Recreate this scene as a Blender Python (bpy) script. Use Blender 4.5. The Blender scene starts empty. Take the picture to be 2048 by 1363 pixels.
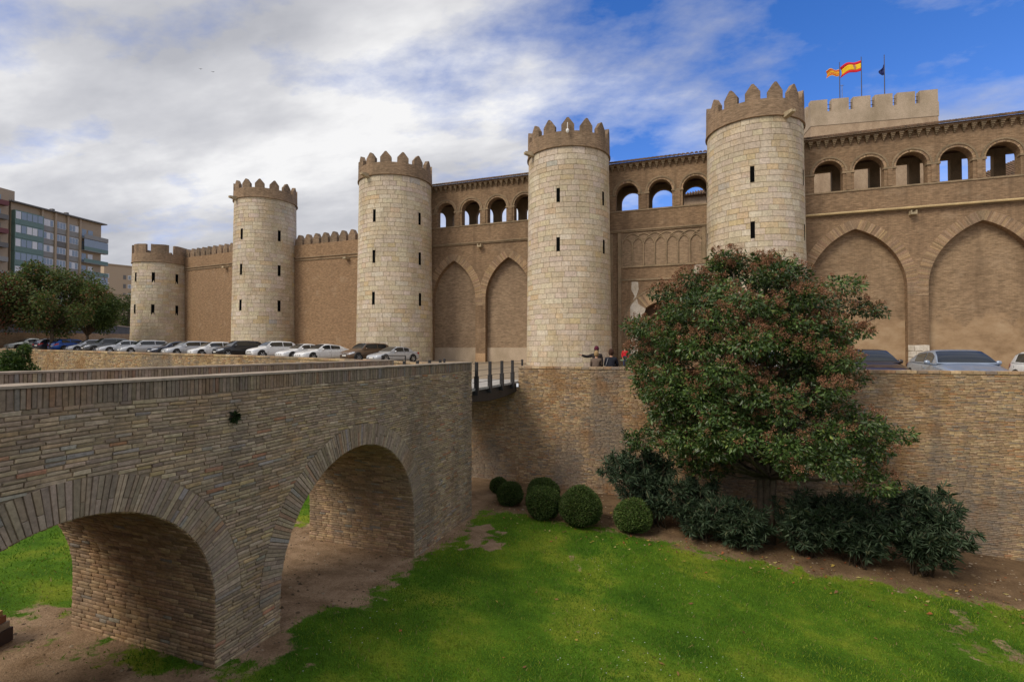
import bpy, math, random
import numpy as np
from mathutils import Vector, Matrix
random.seed(7); RNG = np.random.default_rng(11)
S = bpy.context.scene; COL = S.collection
R = math.radians; PI = math.pi

# ------------------------------------------------------------------ camera, sky, sun, exposure
H = 1.5
cam = bpy.data.cameras.new('camera'); cam.lens = 18.0; cam.sensor_width = 36.0
cam.clip_start = 0.05; cam.clip_end = 3000
co = bpy.data.objects.new('camera', cam); COL.objects.link(co)
co.location = (0, 0, H); co.rotation_euler = (R(90 + 1.03), 0, R(20)); S.camera = co
S.view_settings.view_transform = 'Standard'; S.view_settings.look = 'None'
S.view_settings.gamma = 1.0; S.view_settings.exposure = 0.33
SUN_EL, SUN_AZ = 44.0, 212.0       # azimuth clockwise from +Y
sd = bpy.data.lights.new('sun', 'SUN'); sd.energy = 2.0; sd.angle = R(24); sd.color = (1.0, 0.90, 0.74)
so = bpy.data.objects.new('sun', sd); COL.objects.link(so)
sv = Vector((math.sin(R(SUN_AZ)) * math.cos(R(SUN_EL)), math.cos(R(SUN_AZ)) * math.cos(R(SUN_EL)), math.sin(R(SUN_EL))))
so.rotation_euler = sv.to_track_quat('Z', 'Y').to_euler(); so.location = (-30, -60, 60)

class NT:
    """tiny node-tree helper"""
    def __init__(s, tree): s.t = tree; s.n = tree.nodes; s.n.clear()
    def add(s, kind, **kw):
        n = s.n.new(kind)
        for k, v in kw.items():
            if k in ('ins',):
                for a, b in v.items():
                    if hasattr(b, 'is_output'): s.t.links.new(b, n.inputs[a])
                    else: n.inputs[a].default_value = b
            else: setattr(n, k, v)
        return n
    def math(s, op, a, b=0.0, clamp=False):
        n = s.add('ShaderNodeMath', operation=op, use_clamp=clamp)
        for i, v in enumerate((a, b)):
            if hasattr(v, 'is_output'): s.t.links.new(v, n.inputs[i])
            else: n.inputs[i].default_value = v
        return n.outputs[0]
    def mix(s, f, a, b, blend='MIX'):
        n = s.add('ShaderNodeMix', data_type='RGBA', blend_type=blend)
        for i, v in ((0, f), (6, a), (7, b)):
            if hasattr(v, 'is_output'): s.t.links.new(v, n.inputs[i])
            else: n.inputs[i].default_value = (v if i == 0 or len(v) == 4 else (*v, 1))
        return n.outputs[2]
    def ramp(s, f, stops):
        n = s.add('ShaderNodeValToRGB'); e = n.color_ramp.elements
        while len(e) < len(stops): e.new(0.5)
        for el, (p, c) in zip(e, stops):
            el.position = p; el.color = (*c, 1) if len(c) == 3 else c
        s.t.links.new(f, n.inputs[0]); return n.outputs[0]
    def noise(s, vec, scale, detail=4, rough=0.55):
        n = s.add('ShaderNodeTexNoise', ins={'Scale': scale, 'Detail': detail, 'Roughness': rough})
        if vec is not None: s.t.links.new(vec, n.inputs['Vector'])
        return n.outputs['Fac']
    def mapping(s, vec, sc=(1, 1, 1), rot=(0, 0, 0), loc=(0, 0, 0)):
        n = s.add('ShaderNodeMapping'); s.t.links.new(vec, n.inputs[0])
        n.inputs['Scale'].default_value = sc; n.inputs['Rotation'].default_value = rot; n.inputs['Location'].default_value = loc
        return n.outputs[0]
    def link(s, a, b): s.t.links.new(a, b)

def G(v): return (v, v, v)
# world: physical sky with broken cloud
W = bpy.data.worlds.new('World'); S.world = W; W.use_nodes = True
q = NT(W.node_tree)
sky = q.add('ShaderNodeTexSky', sky_type='NISHITA', sun_disc=False)
sky.sun_elevation = R(SUN_EL); sky.sun_rotation = R(SUN_AZ); sky.air_density = 1.0; sky.dust_density = 0.4; sky.ozone_density = 2.5
tc = q.add('ShaderNodeTexCoord'); d = tc.outputs['Generated']
sx = q.add('ShaderNodeSeparateXYZ'); q.link(d, sx.inputs[0])
zz = q.math('ADD', q.math('MAXIMUM', sx.outputs[2], 0.0), 0.22)
cx = q.add('ShaderNodeCombineXYZ', ins={0: q.math('DIVIDE', sx.outputs[0], zz), 1: q.math('DIVIDE', sx.outputs[1], zz), 2: 0.0})
p1 = q.mapping(cx.outputs[0], sc=(0.62, 1.1, 1), rot=(0, 0, R(-38)), loc=(3.1, 1.7, 0))
big = q.noise(p1, 1.0, 3, 0.5)
det = q.noise(q.mapping(cx.outputs[0], sc=(1.2, 1.7, 1), rot=(0, 0, R(-30)), loc=(0.4, 5.2, 0)), 1.7, 10, 0.60)
clr = q.add('ShaderNodeVectorMath', operation='DOT_PRODUCT'); q.link(d, clr.inputs[0]); clr.inputs[1].default_value = (0.30, 0.85, 0.42)   # broken cloud with one clear sector
side = q.ramp(clr.outputs['Value'], [(0.60, G(0.62)), (0.78, G(0.36)), (0.91, G(0.13)), (1.0, G(0.02))])
cov = q.math('ADD', q.math('MULTIPLY', big, 0.72), q.math('MULTIPLY', det, 1.15))
cov = q.math('ADD', cov, q.math('MULTIPLY', side, 0.62))
mask = q.ramp(q.math('SUBTRACT', cov, 0.43), [(0.46, G(0)), (0.62, G(0.36)), (0.84, G(0.97))])
shade = q.noise(q.mapping(cx.outputs[0], sc=(0.8, 1.6, 1), rot=(0, 0, R(-25)), loc=(7.3, 2.2, 0)), 1.25, 6, 0.55)
ccol = q.ramp(shade, [(0.36, (3.5, 3.55, 3.8)), (0.5, (4.9, 4.9, 5.05)), (0.62, (6.9, 6.85, 6.8))])
hs = q.add('ShaderNodeHueSaturation', ins={'Saturation': 1.34, 'Value': 1.06, 'Color': sky.outputs[0]})
tint = q.mix(1.0, hs.outputs[0], (1.20, 0.94, 1.22), 'MULTIPLY')
bg = q.add('ShaderNodeBackground', ins={'Color': q.mix(mask, tint, ccol), 'Strength': 0.11})
out = q.add('ShaderNodeOutputWorld'); q.link(bg.outputs[0], out.inputs[0])

# ------------------------------------------------------------------ materials
MATS = {}
def lin(r, g, b):
    f = lambda c: (c / 255 / 12.92) if c / 255 < 0.04045 else ((c / 255 + 0.055) / 1.055) ** 2.4
    return (f(r), f(g), f(b))
def material(name, fn):
    m = bpy.data.materials.new(name); m.use_nodes = True
    q = NT(m.node_tree); b = q.add('ShaderNodeBsdfPrincipled'); o = q.add('ShaderNodeOutputMaterial')
    q.link(b.outputs[0], o.inputs[0]); fn(q, b); MATS[name] = m; return m
def bump(q, b, h, strength=0.4, dist=0.02):
    n = q.add('ShaderNodeBump', ins={'Height': h, 'Strength': strength, 'Distance': dist}); q.link(n.outputs[0], b.inputs['Normal'])
def pos(q): return q.add('ShaderNodeNewGeometry').outputs['Position']
def setc(q, b, c):
    if hasattr(c, 'is_output'): q.link(c, b.inputs['Base Color'])
    else: b.inputs['Base Color'].default_value = (*c, 1)

def masonry_col(stain=0.5, grime=(0.13, 0.115, 0.10), ochre=(0.36, 0.20, 0.08), ochre_amt=0.0, big=0.35, fine=18.0):
    def fn(q, b):
        P = pos(q)
        at = q.add('ShaderNodeAttribute', attribute_name='Col').outputs['Color']
        n1 = q.noise(q.mapping(P, sc=(1, 1, 0.45)), big, 6, 0.62)
        c = q.mix(q.math('MULTIPLY', q.ramp(n1, [(0.49, G(0)), (0.60, G(1))]), stain), at, grime)
        if ochre_amt:
            n2 = q.noise(q.mapping(P, loc=(9, 4, 2)), big * 1.7, 5, 0.6)
            c = q.mix(q.math('MULTIPLY', q.ramp(n2, [(0.53, G(0)), (0.64, G(1))]), ochre_amt), c, ochre)
        n5 = q.noise(q.mapping(P, sc=(2.2, 2.2, 0.14), loc=(5, 1, 8)), 1.0, 6, 0.6)
        c = q.mix(q.math('MULTIPLY', q.ramp(n5, [(0.50, G(0)), (0.70, G(1))]), stain * 0.8), c, tuple(v * 0.9 for v in grime))
        n3 = q.noise(P, fine, 5, 0.65)
        c = q.mix(1.0, c, q.ramp(n3, [(0.25, G(0.62)), (0.75, G(1.22))]), 'MULTIPLY')
        setc(q, b, c); b.inputs['Roughness'].default_value = 0.93; b.inputs['Specular IOR Level'].default_value = 0.2
        bump(q, b, q.noise(P, fine * 2.2, 5, 0.7), 0.55, 0.012)
    return fn
material('old_brick', masonry_col(0.42, (0.19, 0.16, 0.13), (0.32, 0.16, 0.06), 0.30, 0.55, 16))
material('moat_brick', masonry_col(0.66, (0.20, 0.175, 0.155), (0.30, 0.155, 0.06), 0.62, 0.42, 14))
material('tower_stone', masonry_col(0.42, (0.36, 0.295, 0.205), (0.56, 0.40, 0.20), 0.30, 0.33, 7))
material('voussoir_brick', masonry_col(0.4, (0.16, 0.13, 0.10), big=0.6, fine=14))

def brick_far(c1, c2, mortar, stain=(0.2, 0.13, 0.08), amt=0.4, bw=0.30, bh=0.062):
    def fn(q, b):
        uv = q.add('ShaderNodeUVMap').outputs[0]
        P = pos(q)
        warp = q.add('ShaderNodeVectorMath', operation='MULTIPLY_ADD')
        nz = q.add('ShaderNodeTexNoise', ins={'Scale': 1.3, 'Detail': 3.0}); q.link(P, nz.inputs['Vector'])
        q.link(nz.outputs['Color'], warp.inputs[0]); warp.inputs[1].default_value = (0.05, 0.05, 0); q.link(uv, warp.inputs[2])
        t = q.add('ShaderNodeTexBrick', ins={'Color1': (*c1, 1), 'Color2': (*c2, 1), 'Mortar': (*mortar, 1), 'Scale': 1.0,
                  'Mortar Size': 0.010, 'Mortar Smooth': 0.3, 'Bias': 0.0, 'Brick Width': bw, 'Row Height': bh})
        q.link(warp.outputs[0], t.inputs['Vector'])
        n1 = q.noise(q.mapping(P, sc=(1, 1, 0.4)), 0.35, 7, 0.62)
        c = q.mix(q.math('MULTIPLY', q.ramp(n1, [(0.42, G(0)), (0.68, G(1))]), amt), t.outputs['Color'], stain)
        n2 = q.noise(q.mapping(P, sc=(1, 1, 3.5)), 2.6, 6, 0.68)
        c = q.mix(1.0, c, q.ramp(n2, [(0.30, G(0.55)), (0.72, G(1.32))]), 'MULTIPLY')
        n5 = q.noise(q.mapping(P, sc=(1.6, 1.6, 0.16), loc=(5, 1, 8)), 1.0, 6, 0.6)
        c = q.mix(q.math('MULTIPLY', q.ramp(n5, [(0.52, G(0)), (0.72, G(1))]), amt * 0.9), c, tuple(v * 0.8 for v in stain))
        n4 = q.noise(q.mapping(P, loc=(31, 7, 3)), 0.8, 6, 0.6)
        c = q.mix(q.math('MULTIPLY', q.ramp(n4, [(0.56, G(0)), (0.74, G(1))]), 0.35), c, (0.46, 0.35, 0.24))
        setc(q, b, c); b.inputs['Roughness'].default_value = 0.95; b.inputs['Specular IOR Level'].default_value = 0.15
        h = q.math('ADD', q.math('MULTIPLY', t.outputs['Fac'], -1.0), q.math('MULTIPLY', q.noise(q.mapping(P, sc=(1, 1, 3)), 9, 5, 0.7), 0.7))
        bump(q, b, h, 0.6, 0.02)
    return fn
material('wall_brick', brick_far((0.335, 0.22, 0.13), (0.25, 0.158, 0.092), (0.35, 0.255, 0.168), (0.15, 0.10, 0.065), 0.6))
material('wall_brick_red', brick_far((0.355, 0.225, 0.128), (0.275, 0.168, 0.094), (0.36, 0.255, 0.162), (0.25, 0.16, 0.1), 0.3))
material('band_brick', brick_far((0.37, 0.25, 0.16), (0.28, 0.185, 0.115), (0.34, 0.255, 0.175), (0.15, 0.115, 0.08), 0.5))
material('merlon_brick', brick_far((0.34, 0.235, 0.155), (0.27, 0.18, 0.115), (0.31, 0.23, 0.16), (0.10, 0.085, 0.065), 0.6))
material('recess_brick', brick_far((0.37, 0.265, 0.17), (0.31, 0.215, 0.135), (0.36, 0.27, 0.19), (0.22, 0.155, 0.105), 0.5))
material('street_brick', brick_far((0.40, 0.27, 0.15), (0.33, 0.21, 0.12), (0.38, 0.28, 0.18)))

def recess_mix(q, b):
    brick_far((0.36, 0.25, 0.155), (0.30, 0.20, 0.12), (0.38, 0.28, 0.18), (0.20, 0.135, 0.085), 0.6)(q, b)
    P = pos(q); old = b.inputs['Base Color'].links[0].from_socket
    sep = q.add('ShaderNodeSeparateXYZ'); q.link(P, sep.inputs[0])
    lvl = q.math('ADD', q.math('MULTIPLY', q.math('SUBTRACT', 5.2, sep.outputs[2]), 0.35), q.math('MULTIPLY', q.math('SUBTRACT', q.noise(P, 0.45, 7, 0.65), 0.5), 3.2))
    pl = q.ramp(q.noise(q.mapping(P, loc=(3, 9, 1), sc=(1, 1, 1.6)), 0.6, 8, 0.68), [(0.32, (0.27, 0.18, 0.105)), (0.5, (0.40, 0.275, 0.165)), (0.68, (0.50, 0.37, 0.24))])
    setc(q, b, q.mix(q.ramp(lvl, [(0.35, G(0)), (0.65, G(0.85))]), old, pl))
material('recess_mix', recess_mix)
def plaster(c, c2, sc=0.5, rough=0.95, bs=0.4):
    def fn(q, b):
        P = pos(q)
        n = q.noise(q.mapping(P, sc=(1, 1, 0.7)), sc, 8, 0.65)
        col = q.ramp(n, [(0.34, c2), (0.62, c)])
        col = q.mix(1.0, col, q.ramp(q.noise(P, 12, 5, 0.7), [(0.25, G(0.72)), (0.75, G(1.18))]), 'MULTIPLY')
        setc(q, b, col); b.inputs['Roughness'].default_value = rough; b.inputs['Specular IOR Level'].default_value = 0.2
        bump(q, b, q.noise(P, 20, 5, 0.7), bs, 0.015)
    return fn
material('recess_plaster', plaster((0.47, 0.315, 0.185), (0.32, 0.205, 0.12), 0.45))
material('white_stone', plaster((0.62, 0.57, 0.50), (0.42, 0.36, 0.28), 1.6))
material('mortar', plaster((0.30, 0.235, 0.165), (0.20, 0.155, 0.11), 1.2))
material('mortar_moat', plaster((0.30, 0.22, 0.14), (0.2, 0.145, 0.095), 0.8))
material('mortar_stone', plaster((0.46, 0.38, 0.27), (0.36, 0.29, 0.2), 0.8))
material('coping_mortar', plaster((0.40, 0.33, 0.26), (0.27, 0.22, 0.17), 2.0))
material('moulding', plaster((0.34, 0.25, 0.16), (0.20, 0.155, 0.10), 1.2))
material('pipe_paint', plaster((0.62, 0.47, 0.25), (0.42, 0.32, 0.18), 1.5, 0.6))
material('keep_plaster', plaster((0.50, 0.40, 0.30), (0.34, 0.27, 0.19), 0.5))
material('keep_stone', plaster((0.48, 0.36, 0.25), (0.35, 0.25, 0.17), 1.3))
material('roof_tile', plaster((0.20, 0.125, 0.08), (0.08, 0.06, 0.045), 1.5, 1.0))
material('spout_stone', plaster((0.52, 0.42, 0.28), (0.3, 0.25, 0.17), 2.5))
material('asphalt', plaster((0.33, 0.26, 0.18), (0.24, 0.19, 0.14), 0.3))
material('deck_wood', plaster((0.46, 0.44, 0.41), (0.34, 0.32, 0.30), 2.2, 0.8))
material('concrete_grey', plaster((0.15, 0.145, 0.14), (0.10, 0.098, 0.095), 0.35))
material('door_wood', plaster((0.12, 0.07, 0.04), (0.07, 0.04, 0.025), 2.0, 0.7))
material('bark', plaster((0.13, 0.10, 0.075), (0.07, 0.055, 0.04), 5.0))
material('near_bank', plaster((0.30, 0.25, 0.18), (0.2, 0.17, 0.12), 0.8))

def flat(name, c, rough=0.6, metal=0.0, spec=0.5, coat=0.0):
    def fn(q, b):
        P = q.add('ShaderNodeTexCoord').outputs['Object']
        setc(q, b, q.mix(1.0, c, q.ramp(q.noise(P, 6, 4, 0.6), [(0.3, G(0.9)), (0.7, G(1.08))]), 'MULTIPLY'))
        b.inputs['Roughness'].default_value = rough; b.inputs['Metallic'].default_value = metal
        b.inputs['Specular IOR Level'].default_value = spec; b.inputs['Coat Weight'].default_value = coat; b.inputs['Coat Roughness'].default_value = 0.06
    return material(name, fn)
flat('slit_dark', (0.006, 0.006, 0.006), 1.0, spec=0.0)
flat('dark_steel', (0.035, 0.033, 0.034), 0.55, 0.3)
flat('cable', (0.2, 0.2, 0.2), 0.4, 0.9)
flat('tyre', (0.012, 0.012, 0.013), 0.85)
flat('rim', (0.42, 0.43, 0.45), 0.35, 0.8)
flat('car_glass', (0.012, 0.016, 0.02), 0.04, 0.0, 0.8)
flat('black_plastic', (0.015, 0.015, 0.016), 0.6)
flat('lamp_glass', (0.62, 0.65, 0.7), 0.12, 0.2, 0.7)
flat('tail_red', (0.45, 0.02, 0.015), 0.25)
flat('plate_white', (0.72, 0.72, 0.7), 0.5)
flat('chrome', (0.6, 0.6, 0.62), 0.2, 1.0)
flat('white_plastic', (0.8, 0.8, 0.8), 0.4)
flat('pole_metal', (0.06, 0.055, 0.07), 0.5, 0.4)
PAINT = dict(white=(0.74, 0.75, 0.77), silver=(0.48, 0.50, 0.54), black=(0.012, 0.013, 0.018), navy=(0.02, 0.028, 0.06), blue=(0.01, 0.09, 0.42),
             grey=(0.10, 0.11, 0.12), brown=(0.14, 0.085, 0.05), silverblue=(0.30, 0.36, 0.46), darkbrown=(0.045, 0.03, 0.025), palegreen=(0.55, 0.6, 0.58))
for k, c in PAINT.items(): flat('paint_' + k, c, 0.34, 0.35 if k not in ('white',) else 0.0, 0.5, 0.8)
for k, c in dict(skin=(0.50, 0.29, 0.20), blonde=(0.33, 0.22, 0.11), brown_hair=(0.05, 0.022, 0.014), maroon=(0.09, 0.012, 0.03), jacket_grey=(0.125, 0.09, 0.07),
                 jacket_dark=(0.03, 0.024, 0.024), coat_navy=(0.011, 0.013, 0.022), red_cloth=(0.5, 0.02, 0.03), jeans=(0.03, 0.04, 0.085), trouser=(0.03, 0.03, 0.032), shoe=(0.02, 0.015, 0.012),
                 strap=(0.2, 0.2, 0.22), eye=(0.02, 0.015, 0.01)).items(): flat(k, c, 0.85, spec=0.25)
flat('flag_red', (0.62, 0.01, 0.025), 0.8); flat('flag_yellow', (0.85, 0.55, 0.01), 0.8); flat('flag_blue', (0.008, 0.02, 0.14), 0.8); flat('flag_crest', (0.45, 0.2, 0.12), 0.8)

def foliage(name, rough=0.45, spec=0.45, trans=0.25):
    def fn(q, b):
        at = q.add('ShaderNodeAttribute', attribute_name='Col').outputs['Color']
        setc(q, b, at); b.inputs['Roughness'].default_value = rough; b.inputs['Specular IOR Level'].default_value = spec
        tr = q.add('ShaderNodeBsdfTranslucent'); q.link(q.mix(1.0, at, (1.1, 1.25, 0.6), 'MULTIPLY'), tr.inputs[0])
        mx = q.add('ShaderNodeMixShader', ins={0: trans}); q.link(b.outputs[0], mx.inputs[1]); q.link(tr.outputs[0], mx.inputs[2])
        o = [n for n in q.n if n.type == 'OUTPUT_MATERIAL'][0]; q.link(mx.outputs[0], o.inputs[0])
    return material(name, fn)
foliage('leaf_gloss', 0.38, 0.5, 0.2); foliage('leaf_matt', 0.6, 0.3, 0.2); foliage('grass_blade', 0.6, 0.25, 0.3); foliage('seed', 0.9, 0.1, 0.15)

def lawn_fn(q, b):
    P = pos(q)
    dirt = q.add('ShaderNodeAttribute', attribute_name='dirt').outputs['Fac']
    bed = q.add('ShaderNodeAttribute', attribute_name='bed').outputs['Fac']
    g = q.ramp(q.noise(P, 0.55, 7, 0.62), [(0.34, (0.040, 0.105, 0.008)), (0.50, (0.090, 0.185, 0.013)), (0.64, (0.22, 0.27, 0.026))])
    g = q.mix(1.0, g, q.ramp(q.noise(P, 34, 6, 0.75), [(0.3, G(0.45)), (0.7, G(1.5))]), 'MULTIPLY')
    dc = q.ramp(q.noise(P, 1.6, 8, 0.66), [(0.32, (0.22, 0.14, 0.08)), (0.62, (0.42, 0.29, 0.185))])
    sc_ = q.ramp(q.noise(P, 1.3, 8, 0.68), [(0.35, (0.11, 0.07, 0.04)), (0.62, (0.23, 0.15, 0.085))])
    dc = q.mix(bed, dc, sc_)
    dc = q.mix(1.0, dc, q.ramp(q.noise(P, 30, 6, 0.75), [(0.3, G(0.62)), (0.7, G(1.3))]), 'MULTIPLY')
    f = q.math('ADD', dirt, q.math('MULTIPLY', q.math('SUBTRACT', q.noise(P, 5, 6, 0.7), 0.5), 1.4))
    setc(q, b, q.mix(q.ramp(f, [(0.38, G(0)), (0.62, G(1))]), g, dc))
    b.inputs['Roughness'].default_value = 1.0; b.inputs['Specular IOR Level'].default_value = 0.1
    bump(q, b, q.noise(P, 22, 7, 0.75), 0.9, 0.05)
material('lawn', lawn_fn)

# ------------------------------------------------------------------ mesh helpers
def tag(o, label=None, cat=None, group=None, kind=None):
    if label: o['label'] = label
    if cat: o['category'] = cat
    if group: o['group'] = group
    if kind: o['kind'] = kind
    return o
def empty(name, loc=(0, 0, 0), rz=0.0, label=None, cat=None, group=None):
    o = bpy.data.objects.new(name, None); COL.objects.link(o); o.empty_display_size = 0.3
    o.location = loc; o.rotation_euler = (0, 0, rz); return tag(o, label, cat, group)
def wloc(o):
    v = Vector((0, 0, 0))
    while o is not None: v += o.location; o = o.parent
    return v
def linkobj(name, me, parent=None, loc=(0, 0, 0)):
    o = bpy.data.objects.new(name, me); COL.objects.link(o); o.parent = parent; o.location = loc; return o
def box_uv(me):
    uvl = me.uv_layers.new(name='UVMap')
    n = len(me.loops)
    if n == 0: return
    vi = np.empty(n, np.int32); me.loops.foreach_get('vertex_index', vi)
    co_ = np.empty(len(me.vertices) * 3, np.float32); me.vertices.foreach_get('co', co_); co_ = co_.reshape(-1, 3)
    nm = np.empty(len(me.polygons) * 3, np.float32); me.polygons.foreach_get('normal', nm); nm = np.abs(nm.reshape(-1, 3))
    lt = np.empty(len(me.polygons), np.int32); me.polygons.foreach_get('loop_total', lt)
    ax = np.repeat(nm.argmax(1), lt); p = co_[vi]
    uv = np.where((ax == 0)[:, None], p[:, [1, 2]], np.where((ax == 1)[:, None], p[:, [0, 2]], p[:, [0, 1]]))
    uvl.data.foreach_set('uv', np.ascontiguousarray(uv, np.float32).ravel())
class MB:
    """collects faces and builds them as one mesh object"""
    def __init__(s): s.v = []; s.f = []; s.c = []; s.uv = []
    def face(s, pts, col=None, uv=None):
        n = len(s.v); s.v += [tuple(p) for p in pts]; s.f.append(tuple(range(n, n + len(pts)))); s.c.append(col); s.uv.append(uv)
    def quads(s, vs, fs, col=None):
        n = len(s.v); s.v += [tuple(p) for p in vs]
        for f in fs: s.f.append(tuple(i + n for i in f)); s.c.append(col); s.uv.append(None)
    def box(s, a, b, col=None):
        x0, y0, z0 = a; x1, y1, z1 = b
        s.quads([(x0, y0, z0), (x1, y0, z0), (x1, y1, z0), (x0, y1, z0), (x0, y0, z1), (x1, y0, z1), (x1, y1, z1), (x0, y1, z1)],
                [(0, 3, 2, 1), (4, 5, 6, 7), (0, 1, 5, 4), (1, 2, 6, 5), (2, 3, 7, 6), (3, 0, 4, 7)], col); return s
    def tube(s, pts, rad, n=8, col=None, cap=True):
        pts = [Vector(p) for p in pts]; rings = []
        if not hasattr(rad, '__len__'): rad = [rad] * len(pts)
        for i, p in enumerate(pts):
            t = (pts[min(i + 1, len(pts) - 1)] - pts[max(i - 1, 0)]).normalized()
            a = t.cross(Vector((0, 0, 1)) if abs(t.z) < 0.95 else Vector((1, 0, 0))).normalized(); b = t.cross(a)
            rings.append([p + (a * math.cos(2 * PI * k / n) + b * math.sin(2 * PI * k / n)) * rad[i] for k in range(n)])
        vs = [v for r_ in rings for v in r_]; fs = []
        for i in range(len(pts) - 1):
            for k in range(n):
                fs.append((i * n + k, i * n + (k + 1) % n, (i + 1) * n + (k + 1) % n, (i + 1) * n + k))
        if cap: fs += [tuple(range(n))[::-1], tuple((len(pts) - 1) * n + k for k in range(n))]
        s.quads(vs, fs, col); return s
    def lathe(s, prof, c=(0, 0, 0), n=24, sc=(1, 1), a0=0, a1=2 * PI, col=None):
        vs = []; fs = []; m = len(prof); full = abs(a1 - a0 - 2 * PI) < 1e-6; k = n if full else n + 1
        for i in range(k):
            a = a0 + (a1 - a0) * i / n
            for r_, z in prof: vs.append((c[0] + r_ * math.cos(a) * sc[0], c[1] + r_ * math.sin(a) * sc[1], c[2] + z))
        for i in range(n):
            j = (i + 1) % k
            for t in range(m - 1): fs.append((i * m + t, j * m + t, j * m + t + 1, i * m + t + 1))
        s.quads(vs, fs, col); return s
    def mesh(s, name, mat, origin=(0, 0, 0), smooth=False):
        me = bpy.data.meshes.new(name)
        ox, oy, oz = origin
        me.from_pydata([(x - ox, y - oy, z - oz) for x, y, z in s.v], [], s.f)
        if any(c is not None for c in s.c):
            at = me.color_attributes.new('Col', 'FLOAT_COLOR', 'CORNER'); arr = []
            for f, c in zip(s.f, s.c): arr += list((*(c or (0.3, 0.3, 0.3)), 1.0)) * len(f)
            at.data.foreach_set('color', np.array(arr, np.float32))
        me.update()
        box_uv(me)
        if any(u is not None for u in s.uv):
            uvl = me.uv_layers[0].data; k = 0
            for f, u in zip(s.f, s.uv):
                for j in range(len(f)):
                    if u is not None: uvl[k].uv = u[j]
                    k += 1
        if smooth: me.polygons.foreach_set('use_smooth', np.ones(len(me.polygons), bool))
        me.materials.append(MATS[mat]); me.update(); return me
    def build(s, name, mat, parent=None, smooth=False, local=False, at=None):
        """verts in world coordinates unless local; at = own origin (world)"""
        pl = wloc(parent) if parent is not None else Vector((0, 0, 0))
        if local: return linkobj(name, s.mesh(name, mat, (0, 0, 0), smooth), parent)
        o = Vector(at) if at is not None else pl
        return linkobj(name, s.mesh(name, mat, o, smooth), parent, o - pl)
def big_mesh(name, V, F, mat, parent=None, col=None, smooth=False):
    """numpy quads / triangles; col per face"""
    pl = np.array(wloc(parent)) if parent is not None else np.zeros(3)
    me = bpy.data.meshes.new(name); nv, nf, k = len(V), len(F), F.shape[1]
    me.vertices.add(nv); me.vertices.foreach_set('co', (V - pl).astype(np.float32).ravel())
    me.loops.add(nf * k); me.loops.foreach_set('vertex_index', F.astype(np.int32).ravel())
    me.polygons.add(nf); me.polygons.foreach_set('loop_start', np.arange(0, nf * k, k, dtype=np.int32))
    if smooth: me.polygons.foreach_set('use_smooth', np.ones(nf, bool))
    me.update(calc_edges=True)
    if col is not None:
        at = me.color_attributes.new('Col', 'FLOAT_COLOR', 'CORNER')
        c = np.ones((nf, k, 4), np.float32); c[:, :, :3] = col[:, None, :]; at.data.foreach_set('color', c.ravel())
    me.materials.append(MATS[mat]); me.validate(); return linkobj(name, me, parent)

def vnoise(x, y, seed=0, octv=4):
    x = np.asarray(x, float); y = np.asarray(y, float); out = np.zeros(np.broadcast(x, y).shape); amp = 0.5
    for o in range(octv):
        L = np.random.default_rng(seed + o).random((64, 64)); fx = np.floor(x).astype(int); fy = np.floor(y).astype(int)
        u = x - fx; v = y - fy; u = u * u * (3 - 2 * u); v = v * v * (3 - 2 * v)
        g = lambda i, j: L[(fx + i) % 64, (fy + j) % 64]
        out += amp * ((g(0, 0) * (1 - u) + g(1, 0) * u) * (1 - v) + (g(0, 1) * (1 - u) + g(1, 1) * u) * v)
        x = x * 2.03 + 7.1; y = y * 2.03 + 3.7; amp *= 0.5
    return out / (1 - 0.5 ** octv)

# bricks laid on any surface: mapper(s, t, h) -> point, h is outward
QF = [(0, 1, 5, 4), (1, 2, 6, 5), (2, 3, 7, 6), (3, 0, 4, 7), (4, 5, 9, 8), (5, 6, 10, 9), (6, 7, 11, 10), (7, 4, 8, 11), (8, 9, 10, 11)]
def brick_verts(mapper, s0, s1, t0, t1, hb, h, ch, jit=0.0):
    j = lambda: random.uniform(-jit, jit)
    c = [(s0 + j(), t0 + j()), (s1 + j(), t0 + j()), (s1 + j(), t1 + j()), (s0 + j(), t1 + j())]
    i = [(c[0][0] + ch, c[0][1] + ch), (c[1][0] - ch, c[1][1] + ch), (c[2][0] - ch, c[2][1] - ch), (c[3][0] + ch, c[3][1] - ch)]
    return [mapper(a, b, hb) for a, b in c] + [mapper(a, b, h - ch * 0.7) for a, b in c] + [mapper(a, b, h + j() * 0.6) for a, b in i]
def brick_colour(pal):
    w = [p[0] for p in pal]; c = random.choices(pal, w)[0][1]; k = random.uniform(0.82, 1.18) if pal is not PAL_STONE else random.uniform(0.93, 1.07)
    return (c[0] * k, c[1] * k * random.uniform(0.96, 1.04), c[2] * k * random.uniform(0.92, 1.08))
PAL_BRIDGE = [(5, (0.46, 0.35, 0.235)), (4, (0.40, 0.30, 0.20)), (3, (0.51, 0.40, 0.275)), (2, (0.33, 0.25, 0.18)), (0.6, (0.36, 0.32, 0.275)), (0.4, (0.45, 0.24, 0.14)), (0.9, (0.49, 0.355, 0.20))]
PAL_BARREL = [(5, (0.45, 0.305, 0.185)), (4, (0.37, 0.245, 0.145)), (2, (0.49, 0.35, 0.215)), (2, (0.29, 0.195, 0.125)), (0.6, (0.31, 0.28, 0.24))]
PAL_MOAT = [(5, (0.47, 0.325, 0.19)), (4, (0.40, 0.27, 0.155)), (3, (0.53, 0.385, 0.235)), (1.3, (0.32, 0.255, 0.19)), (1, (0.44, 0.245, 0.125)), (1, (0.29, 0.22, 0.16))]
PAL_VOUS = [(4, (0.385, 0.30, 0.22)), (3, (0.33, 0.255, 0.19)), (2, (0.44, 0.34, 0.245)), (0.6, (0.34, 0.30, 0.26)), (0.4, (0.40, 0.25, 0.165))]
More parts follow.
